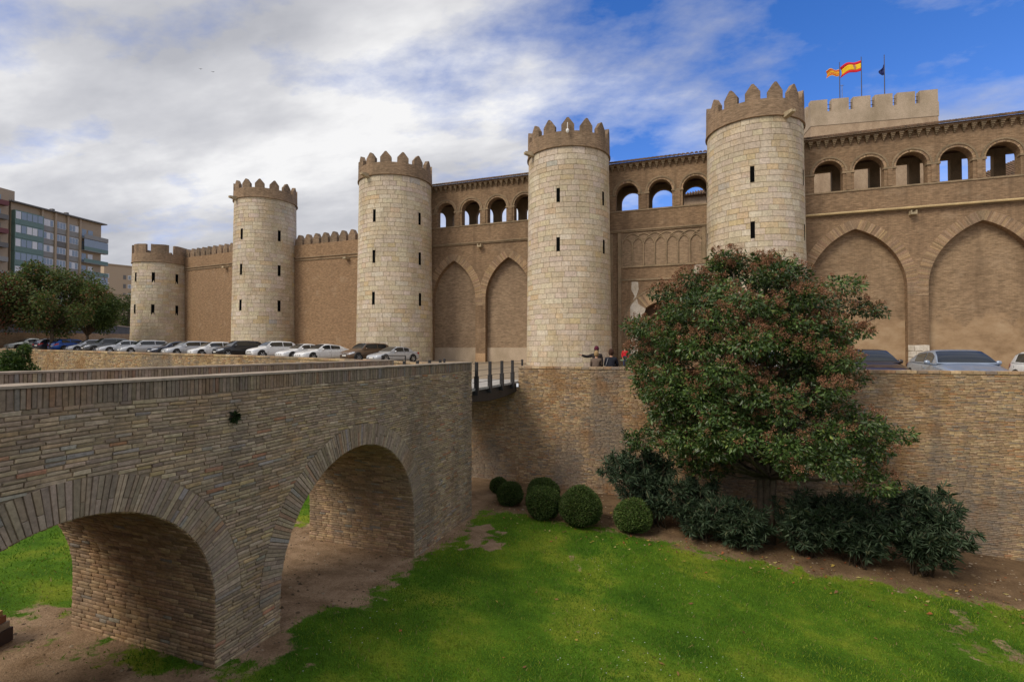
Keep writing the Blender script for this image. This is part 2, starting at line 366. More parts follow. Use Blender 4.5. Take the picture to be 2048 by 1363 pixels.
PAL_RING = [(4, (0.38, 0.265, 0.165)), (3, (0.33, 0.22, 0.135)), (2, (0.43, 0.30, 0.18)), (1, (0.28, 0.19, 0.12))]
PAL_STONE = [(6, (0.60, 0.51, 0.39)), (5, (0.575, 0.485, 0.365)), (4, (0.63, 0.545, 0.425)), (0.9, (0.60, 0.47, 0.305)), (0.7, (0.53, 0.45, 0.345)), (0.15, (0.48, 0.45, 0.41)), (0.8, (0.57, 0.46, 0.325))]
def lay(t0, t1, course, intervals, ln=(0.2, 0.34), gap=0.011, wob=0.12):
    """yields (s0, s1, t0, t1) course by course"""
    t = t0; row = 0
    while t < t1 - course * 0.45:
        h = course * random.uniform(1 - wob, 1 + wob); te = min(t + h, t1)
        for a, b in intervals((t + te) / 2):
            s = a - random.uniform(0, ln[1]) * 0.9
            while s < b:
                e = s + random.uniform(*ln)
                s0, e0 = max(s, a), min(e, b)
                if b - e0 < ln[0] * 0.3: e0 = b; e = b + 1
                if e0 - s0 > 0.035: yield (s0 + gap / 2, e0 - gap / 2, t + gap / 2, te - gap / 2)
                s = e
        t = te; row += 1
def place_bricks(items, mapper, pal, mat, parent, name, hb=-0.03, h=(0.0, 0.008), ch=0.006, jit=0.003, singles=0, key=None, stuff='brickwork', label=None):
    """items: list of rects; the `singles` with smallest key are objects of their own, the rest one 'stuff' part"""
    recs = []
    for it in items:
        vs = brick_verts(mapper, *it, hb, random.uniform(*h), ch, jit); recs.append((vs, brick_colour(pal), it))
    if singles and key: recs.sort(key=lambda r_: key(r_[2]))
    for vs, c, it in recs[:singles]:
        m = MB(); m.quads(vs, QF, c); ctr = sum((Vector(v) for v in vs[8:]), Vector()) / 4
        m.build(name, mat, parent, at=ctr)
    rest = recs[singles:]
    if rest:
        V = np.array([v for r_ in rest for v in r_[0]], np.float64); n = len(rest)
        F = (np.array(QF)[None] + (np.arange(n) * 12)[:, None, None]).reshape(-1, 4)
        o = big_mesh(stuff, V, F, mat, parent, np.repeat(np.array([r_[1] for r_ in rest]), 9, 0)); o['kind'] = 'stuff'
        if label: o['label'] = label

def pointed(c, hw, zs, rise, n=44):
    """pointed arch as (s, z) from left springing to right"""
    r_ = (hw * hw + rise * rise) / (2 * hw); L = []
    am = math.asin(min(1, rise / r_))
    for i in range(n + 1): a = am * i / n; L.append((c - hw + r_ - r_ * math.cos(a), zs + r_ * math.sin(a)))
    return L + [(2 * c - x, z) for x, z in L[::-1][1:]]
def round_arch(c, r_, zs, n=16, k=1.0):
    return [(c - r_ * math.cos(PI * i / n), zs + r_ * k * math.sin(PI * i / n)) for i in range(n + 1)]
def arch_wall(mb, s0, s1, z0, z1, curves, P, depth, back=False, sills=None):
    """front face with openings below each curve; P(s, z, t) -> point, t into the wall. curves sorted; sill z per curve"""
    def q4(a, b, zl0, zl1, zh):      # piece between s=a..b from lower line to zh
        pts = [(a, zl0), (b, zl1), (b, zh), (a, zh)]
        mb.face([P(s, z, 0) for s, z in pts], uv=pts)
        if back: mb.face([P(s, z, depth) for s, z in pts[::-1]], uv=pts[::-1])
    x = s0
    for i, cv in enumerate(curves):
        a, b = cv[0][0], cv[-1][0]; sill = sills[i] if sills else z0
        if a > x: q4(x, a, z0, z0, z1)
        if sill > z0:
            pts = [(a, z0), (b, z0), (b, sill), (a, sill)]; mb.face([P(s, z, 0) for s, z in pts], uv=pts)
            mb.face([P(a, sill, 0), P(b, sill, 0), P(b, sill, depth), P(a, sill, depth)])
            if back: mb.face([P(s, z, depth) for s, z in pts[::-1]], uv=pts[::-1])
        for p, n in zip(cv[:-1], cv[1:]): q4(p[0], n[0], p[1], n[1], z1)
        path = [(a, sill)] + cv + [(b, sill)]; u = 0
        for p, n in zip(path[:-1], path[1:]):
            l_ = math.hypot(n[0] - p[0], n[1] - p[1])
            if l_ > 1e-6: mb.face([P(*p, 0), P(*p, depth), P(*n, depth), P(*n, 0)], uv=[(0, u), (depth, u), (depth, u + l_), (0, u + l_)])
            u += l_
        x = b
    if x < s1: q4(x, s1, z0, z0, z1)
def ring_pieces(path, thick, step=0.075):
    """voussoir outlines along a path of (s, z), outward to the left of travel reversed"""
    d_ = [0]
    for p, n in zip(path[:-1], path[1:]): d_.append(d_[-1] + math.hypot(n[0] - p[0], n[1] - p[1]))
    def at(u):
        for i in range(len(path) - 1):
            if u <= d_[i + 1] + 1e-9:
                f = (u - d_[i]) / max(d_[i + 1] - d_[i], 1e-9); p, n = path[i], path[i + 1]
                t = ((n[0] - p[0]), (n[1] - p[1])); l_ = math.hypot(*t) or 1
                return (p[0] + t[0] * f, p[1] + t[1] * f), (-t[1] / l_, t[0] / l_)
        return path[-1], (0, 1)
    u = 0
    while u < d_[-1] - 0.01:
        e = min(u + step * random.uniform(0.85, 1.15), d_[-1])
        (p, n1), (k, n2) = at(u + 0.005), at(e - 0.005)
        yield p, k, (k[0] + n2[0] * thick, k[1] + n2[1] * thick), (p[0] + n1[0] * thick, p[1] + n1[1] * thick)
        u = e

def ray_at(px, py, d_):
    a = (px - 1024) / 1024; b = (700 - py) / 1024; c_, s_ = math.cos(R(20)), math.sin(R(20)); r_ = a * d_
    return Vector((r_ * c_ - d_ * s_, r_ * s_ + d_ * c_, H + b * d_))
# ------------------------------------------------------------------ the ground
def plaza_z(x): return np.clip(0.02 * (-2.0 - np.asarray(x, float)), 0.0, 1.9)
def moat_z(x, y):
    x = np.asarray(x, float); y = np.asarray(y, float)
    z = -3.4 - 0.085 * (np.clip(y, 5, 12) - 6)
    z = z - 0.068 * np.clip(x + 7, 0, 22) + 0.012 * np.clip(-7 - x, 0, 30)
    z = z + 0.10 * np.clip((y - 16.2) / 1.2, 0, 1) * np.clip((x + 6) / 3, 0, 1)
    return z + 0.10 * (vnoise(x * 0.5 + 40, y * 0.5 + 10, 3, 3) - 0.5)
YW = 20.0      # far moat wall
def grid(xs, ys, zf):
    X, Y = np.meshgrid(xs, ys); Z = zf(X, Y); V = np.stack([X, Y, Z], -1).reshape(-1, 3)
    n, m = len(xs), len(ys); i = np.arange(n - 1)[None] + (np.arange(m - 1) * n)[:, None]; i = i.ravel()
    return V, np.stack([i, i + 1, i + 1 + n, i + n], 1)
V, F = grid(np.concatenate([[-900, -300, -160], np.arange(-100, 44, 4), [80, 200, 900]]), np.array([YW + 0.4, 24, 30, 36, 44, 60, 90, 150, 300, 1500.]), lambda x, y: plaza_z(x))
o = big_mesh('plaza_ground', V, F, 'asphalt'); tag(o, kind='structure')
V, F = grid(np.array([-900, -100., -40, 0, 40, 100, 900]), np.array([-900., -100, -10, 0.4]), lambda x, y: x * 0 - 0.05)
o = big_mesh('near_bank_ground', V, F, 'asphalt'); tag(o, kind='structure')
XS = np.concatenate([np.arange(-70, -16, 0.6), np.arange(-16, 14, 0.11), np.arange(14, 34, 0.6)]); YS = np.arange(0.3, 20.2, 0.11)
V, F = grid(XS, YS, moat_z)
def dirt_mask(x, y):
    n = vnoise(x * 0.9 + 5, y * 0.9 + 2, 21, 5) - 0.5; n2 = vnoise(x * 0.33 + 15, y * 0.33 + 8, 31, 4) - 0.5
    ss = lambda v, w: np.clip(v / w + 0.5, 0, 1)
    n3 = vnoise(x * 3.1 + 2, y * 3.1 + 9, 61, 4) - 0.5; n = n + n3 * 0.7
    bed = ss(y - 16.15 + n * 1.1, 0.9) * ss(x + 7.2, 0.5)
    bed = np.maximum(bed, ss(y - 17.6 + n, 0.6) * ss(-7 - x, 0.4) * 0.6)
    under = ss(-6.70 - x + n * 1.3, 0.8) * ss(x + 11.2 + n * 2.2, 0.6)
    left = ss(-6.9 - x + n, 0.5) * ss(6.2 - y + n * 3, 1.0) * ss(x + 13.0 + n * 5, 1.5) * ss(0.33 + n2 * 2.2, 0.5)
    patch = ss(n2 * 1.3 + n * 0.7 - 0.50, 0.12) * 0.5
    patch = np.maximum(patch, ss(0.55 - np.hypot((x + 6.0) * 0.8, (y - 14.2) * 0.6) + n * 2.6 - 0.35, 0.3) * 0.8)
    under = np.where(y < 6.6, np.minimum(under, 0.72 + n * 1.3), under)
    return np.clip(np.maximum(np.maximum(bed, under), np.maximum(left * 0.8, patch)), 0, 1), np.clip(bed, 0, 1)
lawn = big_mesh('moat_lawn', V, F, 'lawn', smooth=True); tag(lawn, kind='structure')
dm, bm_ = dirt_mask(V[:, 0], V[:, 1])
for nm, arr in (('dirt', dm), ('bed', bm_)):
    at = lawn.data.attributes.new(nm, 'FLOAT', 'POINT'); at.data.foreach_set('value', arr.astype(np.float32))

# grass blades and litter
def blades(n, xr, yr, hgt, wid, dens=1.0):
    x = RNG.uniform(*xr, n); y = RNG.uniform(*yr, n); m, _ = dirt_mask(x, y); k = RNG.random(n) > m * 1.25 - 0.02
    keep = k & ~((x > -10.45) & (x < -6.98) & (((y > 5.9) & (y < 7.24)) | (y > 11.76)))
    x, y = x[keep], y[keep]; n = len(x); z = moat_z(x, y); a = RNG.uniform(0, 2 * PI, n); h = hgt * RNG.uniform(0.5, 1.3, n) * (0.45 + 1.4 * vnoise(x * 1.7, y * 1.7, 55, 3))
    w = wid * RNG.uniform(0.7, 1.3, n); lx, ly = np.cos(a), np.sin(a); le = RNG.normal(0, 0.5, (n, 2)) * h[:, None]
    P = np.stack([np.stack([x - lx * w, y - ly * w, z - 0.005], 1), np.stack([x + lx * w, y + ly * w, z - 0.005], 1), np.stack([x + le[:, 0], y + le[:, 1], z + h], 1)], 1)
    t = np.clip(vnoise(x * 0.38, y * 0.38, 77, 5) * 2.6 - 0.85 + RNG.normal(0, 0.16, n), 0, 1)[:, None]
    c = (1 - t) * np.array([0.055, 0.150, 0.010]) + t * np.array([0.230, 0.310, 0.024]); c = c * RNG.uniform(0.65, 1.3, (n, 1))
    dry = RNG.random(n) < 0.05; c[dry] = np.array([0.30, 0.24, 0.10])
    return P.reshape(-1, 3), c
p1, c1 = blades(210000, (-9, 12), (3, 17.2), 0.045, 0.007); p2, c2 = blades(60000, (-34, -6.9), (0.5, 19), 0.05, 0.012)
P = np.concatenate([p1, p2]); C = np.concatenate([c1, c2])
o = big_mesh('grass', P, np.arange(len(P)).reshape(-1, 3), 'grass_blade', None, C)
tag(o, 'short green lawn grass covering the floor of the moat', 'grass', kind='stuff')
n = 520
x = RNG.uniform(-8, 11, n); y = np.where(RNG.random(n) < 0.85, RNG.normal(16.4, 0.9, n), RNG.uniform(8, 17, n)); y = np.clip(y, 6, 19.7)
ok = (x > -6.8); x, y = x[ok], y[ok]; n = len(x); z = moat_z(x, y) + 0.03; a = RNG.uniform(0, 2 * PI, n); s_ = RNG.uniform(0.02, 0.045, n); tl = RNG.normal(0, 0.3, n)
q4 = [np.stack([x + s_ * 1.5 * np.cos(a + k * PI / 2) * (1 if k % 2 == 0 else 0.45), y + s_ * 1.5 * np.sin(a + k * PI / 2) * (1 if k % 2 == 0 else 0.45), z + s_ * tl * (1 - k)], 1) for k in range(4)]
P = np.stack(q4, 1).reshape(-1, 3); lc = np.array([[0.42, 0.30, 0.07], [0.30, 0.17, 0.06], [0.50, 0.42, 0.16], [0.20, 0.10, 0.04], [0.38, 0.12, 0.05]])[RNG.integers(0, 5, n)]
o = big_mesh('fallen_leaves', P, np.arange(n * 4).reshape(-1, 4), 'leaf_matt', None, lc); tag(o, 'dry yellow and brown fallen leaves scattered over lawn and planting bed', 'leaves', kind='stuff')

n = 5200; x = np.concatenate([RNG.uniform(-7, 12, n // 2), RNG.uniform(-13, -6.6, n - n // 2)]); y = np.concatenate([RNG.uniform(15.6, 19.9, n // 2), RNG.uniform(1, 15, n - n // 2)])
m, _ = dirt_mask(x, y); ok = (RNG.random(n) < m) & ~((x > -10.45) & (x < -6.98) & (((y > 5.9) & (y < 7.24)) | (y > 11.76))); x, y = x[ok], y[ok]; n = len(x); z = moat_z(x, y); sz = RNG.gamma(2.0, 0.008, n) + 0.006
O = np.array([(1, 0, 0), (0, 1, 0), (-1, 0, 0), (0, -1, 0), (0, 0, .7)])[None] * sz[:, None, None] * RNG.uniform(.6, 1.4, (n, 5, 1)); V = (np.stack([x, y, z], 1)[:, None] + O).reshape(-1, 3)
F = (np.array([(0, 1, 4), (1, 2, 4), (2, 3, 4), (3, 0, 4)])[None] + (np.arange(n) * 5)[:, None, None]).reshape(-1, 3)
o = big_mesh('pebbles', V, F, 'leaf_matt', None, np.repeat(np.array([(.25, .17, .10), (.16, .105, .065), (.36, .28, .2), (.12, .08, .05)])[RNG.integers(0, 4, n)], 4, 0)); tag(o, 'small stones and crumbs of earth on the bare soil of the moat', 'pebbles', kind='stuff')
n = 420; x = RNG.uniform(-6.5, 1, n); y = RNG.uniform(5, 14, n); k = vnoise(x * .5, y * .5, 91, 3) > .52; x, y = x[k], y[k]; n = len(x); z = moat_z(x, y) + 0.045; r_ = 0.011
V = np.stack([np.stack([x + r_ * math.cos(a), y + r_ * math.sin(a), z], 1) for a in (0, PI / 2, PI, 3 * PI / 2)], 1).reshape(-1, 3)
o = big_mesh('daisies', V, np.arange(n * 4).reshape(-1, 4), 'leaf_matt', None, np.full((n, 3), .7)); tag(o, 'tiny white daisies dotted through the lawn near the bridge', 'flowers', kind='stuff')

# ------------------------------------------------------------------ moat walls
def mz(x): return float(np.interp(x, [-75, -42, -21.5, -12, -7, 40], [1.97, 1.59, 1.23, .97, 0.84, 0.85]))
def moat_wall(name, x0, x1, label, lay_range, singles_key):
    root = empty(name, ((x0 + x1) / 2, YW + 0.2, -5.2), 0, label, 'wall')
    m = MB(); xs = np.linspace(x0, x1, 12)
    for a, b in zip(xs[:-1], xs[1:]):
        za, zb = mz(a) - 0.03, mz(b) - 0.03; y0, y1 = YW + 0.015, YW + 0.5
        m.quads([(a, y0, -6), (b, y0, -6), (b, y0, zb), (a, y0, za), (a, y1, -6), (b, y1, -6), (b, y1, zb), (a, y1, za)], [(0, 1, 2, 3), (5, 4, 7, 6), (3, 2, 6, 7)] + ([(0, 3, 7, 4)] if a == x0 else []) + ([(1, 5, 6, 2)] if b == x1 else []))
    m.build('wall_core', 'mortar_moat', root)
    f = lambda s, t, h: (s, YW - h + 0.004, t + (mz(s) - 0.88) * max(0, min(1, (t + 3) / 3.8)))
    a, b = lay_range
    items = list(lay(-5.6, 0.80, 0.050, lambda t: [(a, b)], (0.14, 0.27), 0.010, 0.16))
    place_bricks(items, f, PAL_MOAT, 'moat_brick', root, 'brick', hb=-0.02, h=(-0.007, 0.014), ch=0.006, jit=0.005, singles=0, stuff='brickwork')
    cap = MB(); random.seed(3); s = a
    while s < b:
        e = min(s + random.uniform(0.27, 0.33), b)
        cap.quads(brick_verts(lambda s_, t, h: (s_, t, h + mz(s_) - 0.05), s + 0.006, e - 0.006, YW - 0.025, YW + 0.52, -0.04, 0.05 + random.uniform(-0.004, 0.004), 0.01), QF, brick_colour(PAL_MOAT)); s = e
    o = cap.build('coping', 'moat_brick', root); o['kind'] = 'stuff'
    return root
wall_r = moat_wall('moat_wall', -7.0, 30.0, 'tall tan brick moat wall behind the big tree, right of the footbridge', (-7.0, 15.5), None)
wall_l = moat_wall('moat_wall', -72.0, -10.3, 'brick moat wall left of the bridge, in front of the row of parked cars', (-46.0, -10.3), None)
wc = empty('moat_wall', (-9.5, YW + 0.2, -5.2), 0, 'shadowed brick moat wall directly under the footbridge', 'wall')
MB().box((-10.3, YW + 0.015, -6), (-7.0, YW + 0.5, -0.05)).build('wall_core', 'mortar_moat', wc)
place_bricks(list(lay(-5.6, -0.06, 0.050, lambda t: [(-10.3, -7.0)], (0.14, 0.27), 0.012, 0.16)), lambda s, t, h: (s, YW - h + 0.004, t), PAL_MOAT, 'moat_brick', wc, 'brick', hb=-0.02, h=(-0.007, 0.014), ch=0.006, jit=0.005, stuff='brickwork')
MB().box((-7.0, YW + 0.52, -0.1), (30, YW + 1.0, 0.66)).build('ledge', 'coping_mortar', wall_r)
nb = MB().box((-70, -0.3, -6), (34, 0.38, 0.3)).build('near_moat_wall', 'near_bank', None); tag(nb, 'low near edge wall of the moat below the viewpoint', 'wall')

# ------------------------------------------------------------------ the brick bridge
XB, XF = -7.0, -10.4           # near and far faces
bridge = empty('brick_bridge', (-9.5, 9.0, -4.0), 0, 'old tan brick bridge with two round arches crossing the grassy moat', 'bridge')
A1 = (4.0, 1.91, -2.42); A2 = (9.5, 2.28, -2.88); RT = 0.47     # centre y, radius, springing z
ZP = 1.11
m = MB()
cv = [round_arch(A1[0], A1[1], A1[2], 24), round_arch(A2[0], A2[1], A2[2], 28)]
xb = XB - 0.024
arch_wall(m, -1.0, 15.4, -6.0, ZP - 0.3, cv, lambda s, z, t: (xb - t, s, z), abs(XF - xb), back=True)
m.box((XB - 0.45, -1.0, 0.0), (xb - 0.03, 15.39, ZP - 0.305)); m.box((XB - 0.45, -1.0, ZP - 0.3), (xb, 15.39, ZP - 0.012)); m.box((XF + 0.03, -1.0, 0.0), (XF + 0.4, 15.39, ZP + 0.04))
m.box((XF + 0.4, -1.0, -0.3), (XB - 0.45, 15.38, 0.2))
m.quads([(xb, 15.4, -6), (XF, 15.4, -6), (XF, 15.4, 0.19), (xb, 15.4, 0.19)], [(0, 1, 2, 3)])
m.build('bridge_core', 'mortar', bridge)
def face_iv(t):
    iv = [(1.5, 15.4)]
    for (c, r_, zs) in (A1, A2):
        ro = r_ + RT
        if t > zs: w = math.sqrt(max(0, ro * ro - (t - zs) ** 2)) if t - zs < ro else 0
        else: w = r_
        if w > 0:
            new = []
            for a, b in iv:
                if c + w <= a or c - w >= b: new.append((a, b)); continue
                if c - w > a: new.append((a, c - w))
                if c + w < b: new.append((c + w, b))
            iv = new
    return iv
fmap = lambda s, t, h: (XB - 0.008 + h, s, t + 0.012 * math.sin(s * 1.7 + t) )
items = list(lay(-4.3, ZP - 0.26, 0.054, face_iv, (0.15, 0.33), 0.012, 0.2))
def bkey(it):
    y = (it[0] + it[1]) / 2; z = (it[2] + it[3]) / 2
    if y < 3.2 or z < -1.6 + 0.0: return 100 + y
    return y - 6 * (it[1] - it[0])
place_bricks(items, fmap, PAL_BRIDGE, 'old_brick', bridge, 'brick', hb=-0.03, h=(-0.008, 0.016), ch=0.007, jit=0.006, singles=300, key=bkey, stuff='brickwork')
# voussoirs: each one a piece
for (c, r_, zs), lim in ((A1, (2.9, 20)), (A2, (0, 20))):
    a = 0.0; st = 0.057 / r_
    lower = MB()
    while a < PI:
        e = min(a + st * random.uniform(0.8, 1.25), PI)
        mp = lambda s, t, h, c=c, zs=zs: (XB - 0.006 + h, c - t * math.cos(s), zs + t * math.sin(s))
        g = 0.005 / r_
        two = random.random() < 0.45
        spl = r_ + RT * random.choice((0.36, 0.5, 0.62))
        for (ta, tb) in (((r_, spl), (spl + 0.008, r_ + RT - 0.006)) if two else ((r_, r_ + RT - 0.006),)):
            j = lambda: random.uniform(-0.004, 0.004)
            sc = [(a + g, ta), (e - g, ta), (e - g, tb), (a + g, tb)]; hh = random.uniform(-0.004, 0.012)
            ins = [(a + g + 0.004 / r_, ta + 0.006), (e - g - 0.004 / r_, ta + 0.006), (e - g - 0.004 / r_, tb - 0.006), (a + g + 0.004 / r_, tb - 0.006)]
            vs = [mp(*k, -0.03) for k in sc] + [mp(*k, hh - 0.004) for k in sc] + [mp(k[0], k[1] + j(), hh) for k in ins]
            k = MB(); k.quads(vs, [tuple(reversed(f)) for f in QF], brick_colour(PAL_VOUS))
            yy = c - r_ * math.cos((a + e) / 2)
            if yy > lim[0]: k.build('voussoir', 'old_brick', bridge, at=sum((Vector(v) for v in vs[8:]), Vector()) / 4)
        a = e
# jamb bricks inside the arches
for (c, r_, zs) in (A1, A2):
    L = PI * r_; zb = -4.4
    def bmap(s, t, h, c=c, r_=r_, zs=zs):     # s along x, t along the section from the far jamb foot
        hz = zs - zb
        if t < hz: return (s, c + r_ - h, zb + t)
        u = (t - hz) / r_
        if u < PI: return (s, c + (r_ - h) * math.cos(u), zs + (r_ - h) * math.sin(u))
        return (s, c - r_ + h, zs - (t - hz - L))
    items = list(lay(0, 2 * (zs - zb) + L, 0.062, lambda t: [(XF, XB - 0.008)], (0.17, 0.36), 0.012, 0.15))
    place_bricks(items, bmap, PAL_BARREL, 'old_brick', bridge, 'brick', hb=-0.02, h=(0.008, 0.022), ch=0.006, jit=0.004, stuff='barrel_brickwork')
# copings: bricks on edge
y = 3.0; random.seed(5)
while y < 15.38:
    e = min(y + random.uniform(0.05, 0.07), 15.39); zt = ZP - 0.035 + random.uniform(-0.004, 0.004)
    vs = brick_verts(lambda s, t, h: (XB - 0.012 + h, s, t), y + 0.005, e - 0.005, ZP - 0.27 + random.uniform(-0.008, 0.008), zt, -0.03, random.uniform(0.0, 0.014), 0.006, 0.003)
    k = MB(); k.quads(vs, QF, tuple(v * 0.72 for v in brick_colour(PAL_VOUS))); k.build('coping_brick', 'old_brick', bridge, at=sum((Vector(v) for v in vs[8:]), Vector()) / 4); y = e
far = MB(); y = 1.0
while y < 15.38:
    e = min(y + random.uniform(0.05, 0.07), 15.39)
    far.quads(brick_verts(lambda s, t, h: (XF + 0.41 + h, -s, t), -e + 0.005, -y - 0.005, ZP - 0.26, ZP + 0.02, -0.03, random.uniform(0, 0.012), 0.006, 0.003), [tuple(f) for f in QF], tuple(v * 0.9 for v in brick_colour(PAL_VOUS))); y = e
o = far.build('coping_brickwork', 'old_brick', bridge); o['kind'] = 'stuff'
for xa, xe, ye, ZP in ((XB - 0.47, XB + 0.018, 15.41, 1.11), (XF - 0.02, XF + 0.43, 15.42, 1.16)):
    k = MB(); n = 60; ys = np.linspace(-1, ye, n + 1)
    for a, b in zip(ys[:-1], ys[1:]):
        ja, jb = 0.006 * math.sin(a * 9.1) + 0.004 * math.sin(a * 23), 0.006 * math.sin(b * 9.1) + 0.004 * math.sin(b * 23)
        k.quads([(xa - ja, a, ZP - 0.03), (xe + ja, a, ZP - 0.03), (xe + ja, a, ZP + ja * 0.5), (xa - ja, a, ZP + ja * 0.5), (xa - jb, b, ZP - 0.03), (xe + jb, b, ZP - 0.03), (xe + jb, b, ZP + jb * 0.5), (xa - jb, b, ZP + jb * 0.5)],
                [(3, 2, 6, 7), (1, 5, 6, 2), (0, 3, 7, 4)] + ([(4, 7, 6, 5)] if b == ys[-1] else []))
    k.build('coping_cap', 'coping_mortar', bridge)
# weed rooted in the bridge face
def leaf_cloud(cen, nrm, size, asp, cols, droop=0.3, jitter=0.6):
    """cen (n,3) nrm (n,3): folded leaf quads (two triangles sharing the midrib)"""
    n = len(cen); d_ = nrm + RNG.normal(0, jitter, (n, 3)); d_[:, 2] -= droop; d_ /= np.linalg.norm(d_, axis=1, keepdims=True) + 1e-9
    up = RNG.normal(0, 1, (n, 3)); sd_ = np.cross(d_, up); sd_ /= np.linalg.norm(sd_, axis=1, keepdims=True) + 1e-9
    nn = np.cross(sd_, d_); L = (size * RNG.uniform(0.65, 1.35, n))[:, None]; w = L * asp * 0.5
    a = cen; t = cen + d_ * L - nn * L * 0.12; l_ = cen + d_ * L * 0.45 + sd_ * w + nn * L * 0.10; r_ = cen + d_ * L * 0.45 - sd_ * w + nn * L * 0.10
    V = np.stack([a, l_, t, r_], 1).reshape(-1, 3); i = np.arange(n) * 4
    F = np.concatenate([np.stack([i, i + 1, i + 2], 1), np.stack([i, i + 2, i + 3], 1)]); return V, F, np.concatenate([cols, cols])
def unit(n):
    v = RNG.normal(0, 1, (n, 3)); return v / np.linalg.norm(v, axis=1, keepdims=True)
def pick(cols, w, n):
    c = np.array(cols)[RNG.choice(len(cols), n, p=np.array(w) / sum(w))]; return c * RNG.uniform(0.7, 1.3, (n, 1))
wd = unit(90); wd[:, 0] = np.abs(wd[:, 0]); V, F, C = leaf_cloud(np.array([XB + 0.01, 6.2, 0.44]) + wd * 0.03, wd, 0.09, 0.35, pick([(0.03, 0.055, 0.015), (0.02, 0.03, 0.012)], [2, 1], 90))
o = big_mesh('wall_weed', V, F, 'leaf_matt', None, C); tag(o, 'small dark green weed rooted in the side of the brick bridge', 'plant')

# ------------------------------------------------------------------ footbridge, railings, posts
fb = empty('footbridge', (-9.4, 18.0, 0.0), 0, 'short plank footbridge on a black steel beam linking bridge to plaza', 'bridge')
y = 15.42
while y < 20.9:
    MB().box((-10.15, y, 0.14), (-7.02, y + 0.155, 0.2 + 0.02 + random.uniform(-0.003, 0.003))).build('plank', 'deck_wood', fb); y += 0.165
for xe in (-7.14, -10.05):
    k = MB(); ys = np.linspace(15.43, 19.98, 10)
    for a, b in zip(ys[:-1], ys[1:]):
        za = -0.2 - 0.12 * math.sin(PI * (a - 15.4) / 4.6); zb = -0.2 - 0.12 * math.sin(PI * (b - 15.4) / 4.6)
        k.quads([(xe - 0.06, a, za), (xe + 0.06, a, za), (xe + 0.06, a, 0.13), (xe - 0.06, a, 0.13), (xe - 0.06, b, zb), (xe + 0.06, b, zb), (xe + 0.06, b, 0.13), (xe - 0.06, b, 0.13)], [(1, 5, 6, 2), (0, 3, 7, 4), (0, 4, 5, 1), (3, 2, 6, 7)])
    k.build('beam', 'dark_steel', fb)
posts = [(-7.0, v) for v in (15.75, 16.93, 18.11, 19.29)] + [(-10.2, v) for v in (15.5, 16.4, 17.35, 18.3, 19.2)]
for (xp, yp) in posts:
    s_ = 1 if xp > -9 else -1
    k = MB().box((xp - 0.05, yp - 0.035, 0.0 if yp < 20 else 0.1), (xp + 0.05, yp + 0.035, 1.1)); k.box((xp - 0.085 if s_ < 0 else xp - 0.07, yp - 0.05, -0.02 if yp < 20 else 0.1), (xp + 0.07, yp + 0.05, 0.62))
    k.build('railing_post', 'dark_steel', fb)
for xp, y0, y1 in ((-7.0, 15.45, 20.6), (-10.2, 15.45, 20.6)):
    for zc in (0.42, 0.62, 0.82, 1.05): MB().tube([(xp, y0, zc), (xp, y1, zc)], 0.008, 5).build('railing_cable', 'cable', fb)
for i, (px, py, l_) in enumerate([(-11.2, 21.5, 'short dark bollard standing alone on the plaza beyond the footbridge'), (-8.2, 24.0, 'thin dark bollard on the plaza beside the round tower base')]):
    z = float(plaza_z(px)); k = MB(); k.lathe([(0, 0), (0.09, 0), (0.09, 0.04), (0.05, 0.06), (0.05, 0.82), (0.06, 0.84), (0.06, 0.9), (0, 0.93)], (px, py, z), 12)
    tag(k.build('bollard', 'dark_steel', None, at=(px, py, z)), l_, 'bollard')
bz = float(plaza_z(-15.5)); bar = empty('metal_barrier', (-15.6, 24.0, bz), R(-6), 'dark steel hoop barrier in front of the silver coupe', 'barrier')
for s_ in (-0.8, 0.8):
    MB().tube([(s_, 0, 0), (s_, 0, 0.93)], 0.035, 8).build('leg', 'dark_steel', bar, local=True)
MB().tube([(-0.8, 0, 0.93), (0.8, 0, 0.93)], 0.03, 8).build('top_rail', 'dark_steel', bar, local=True)

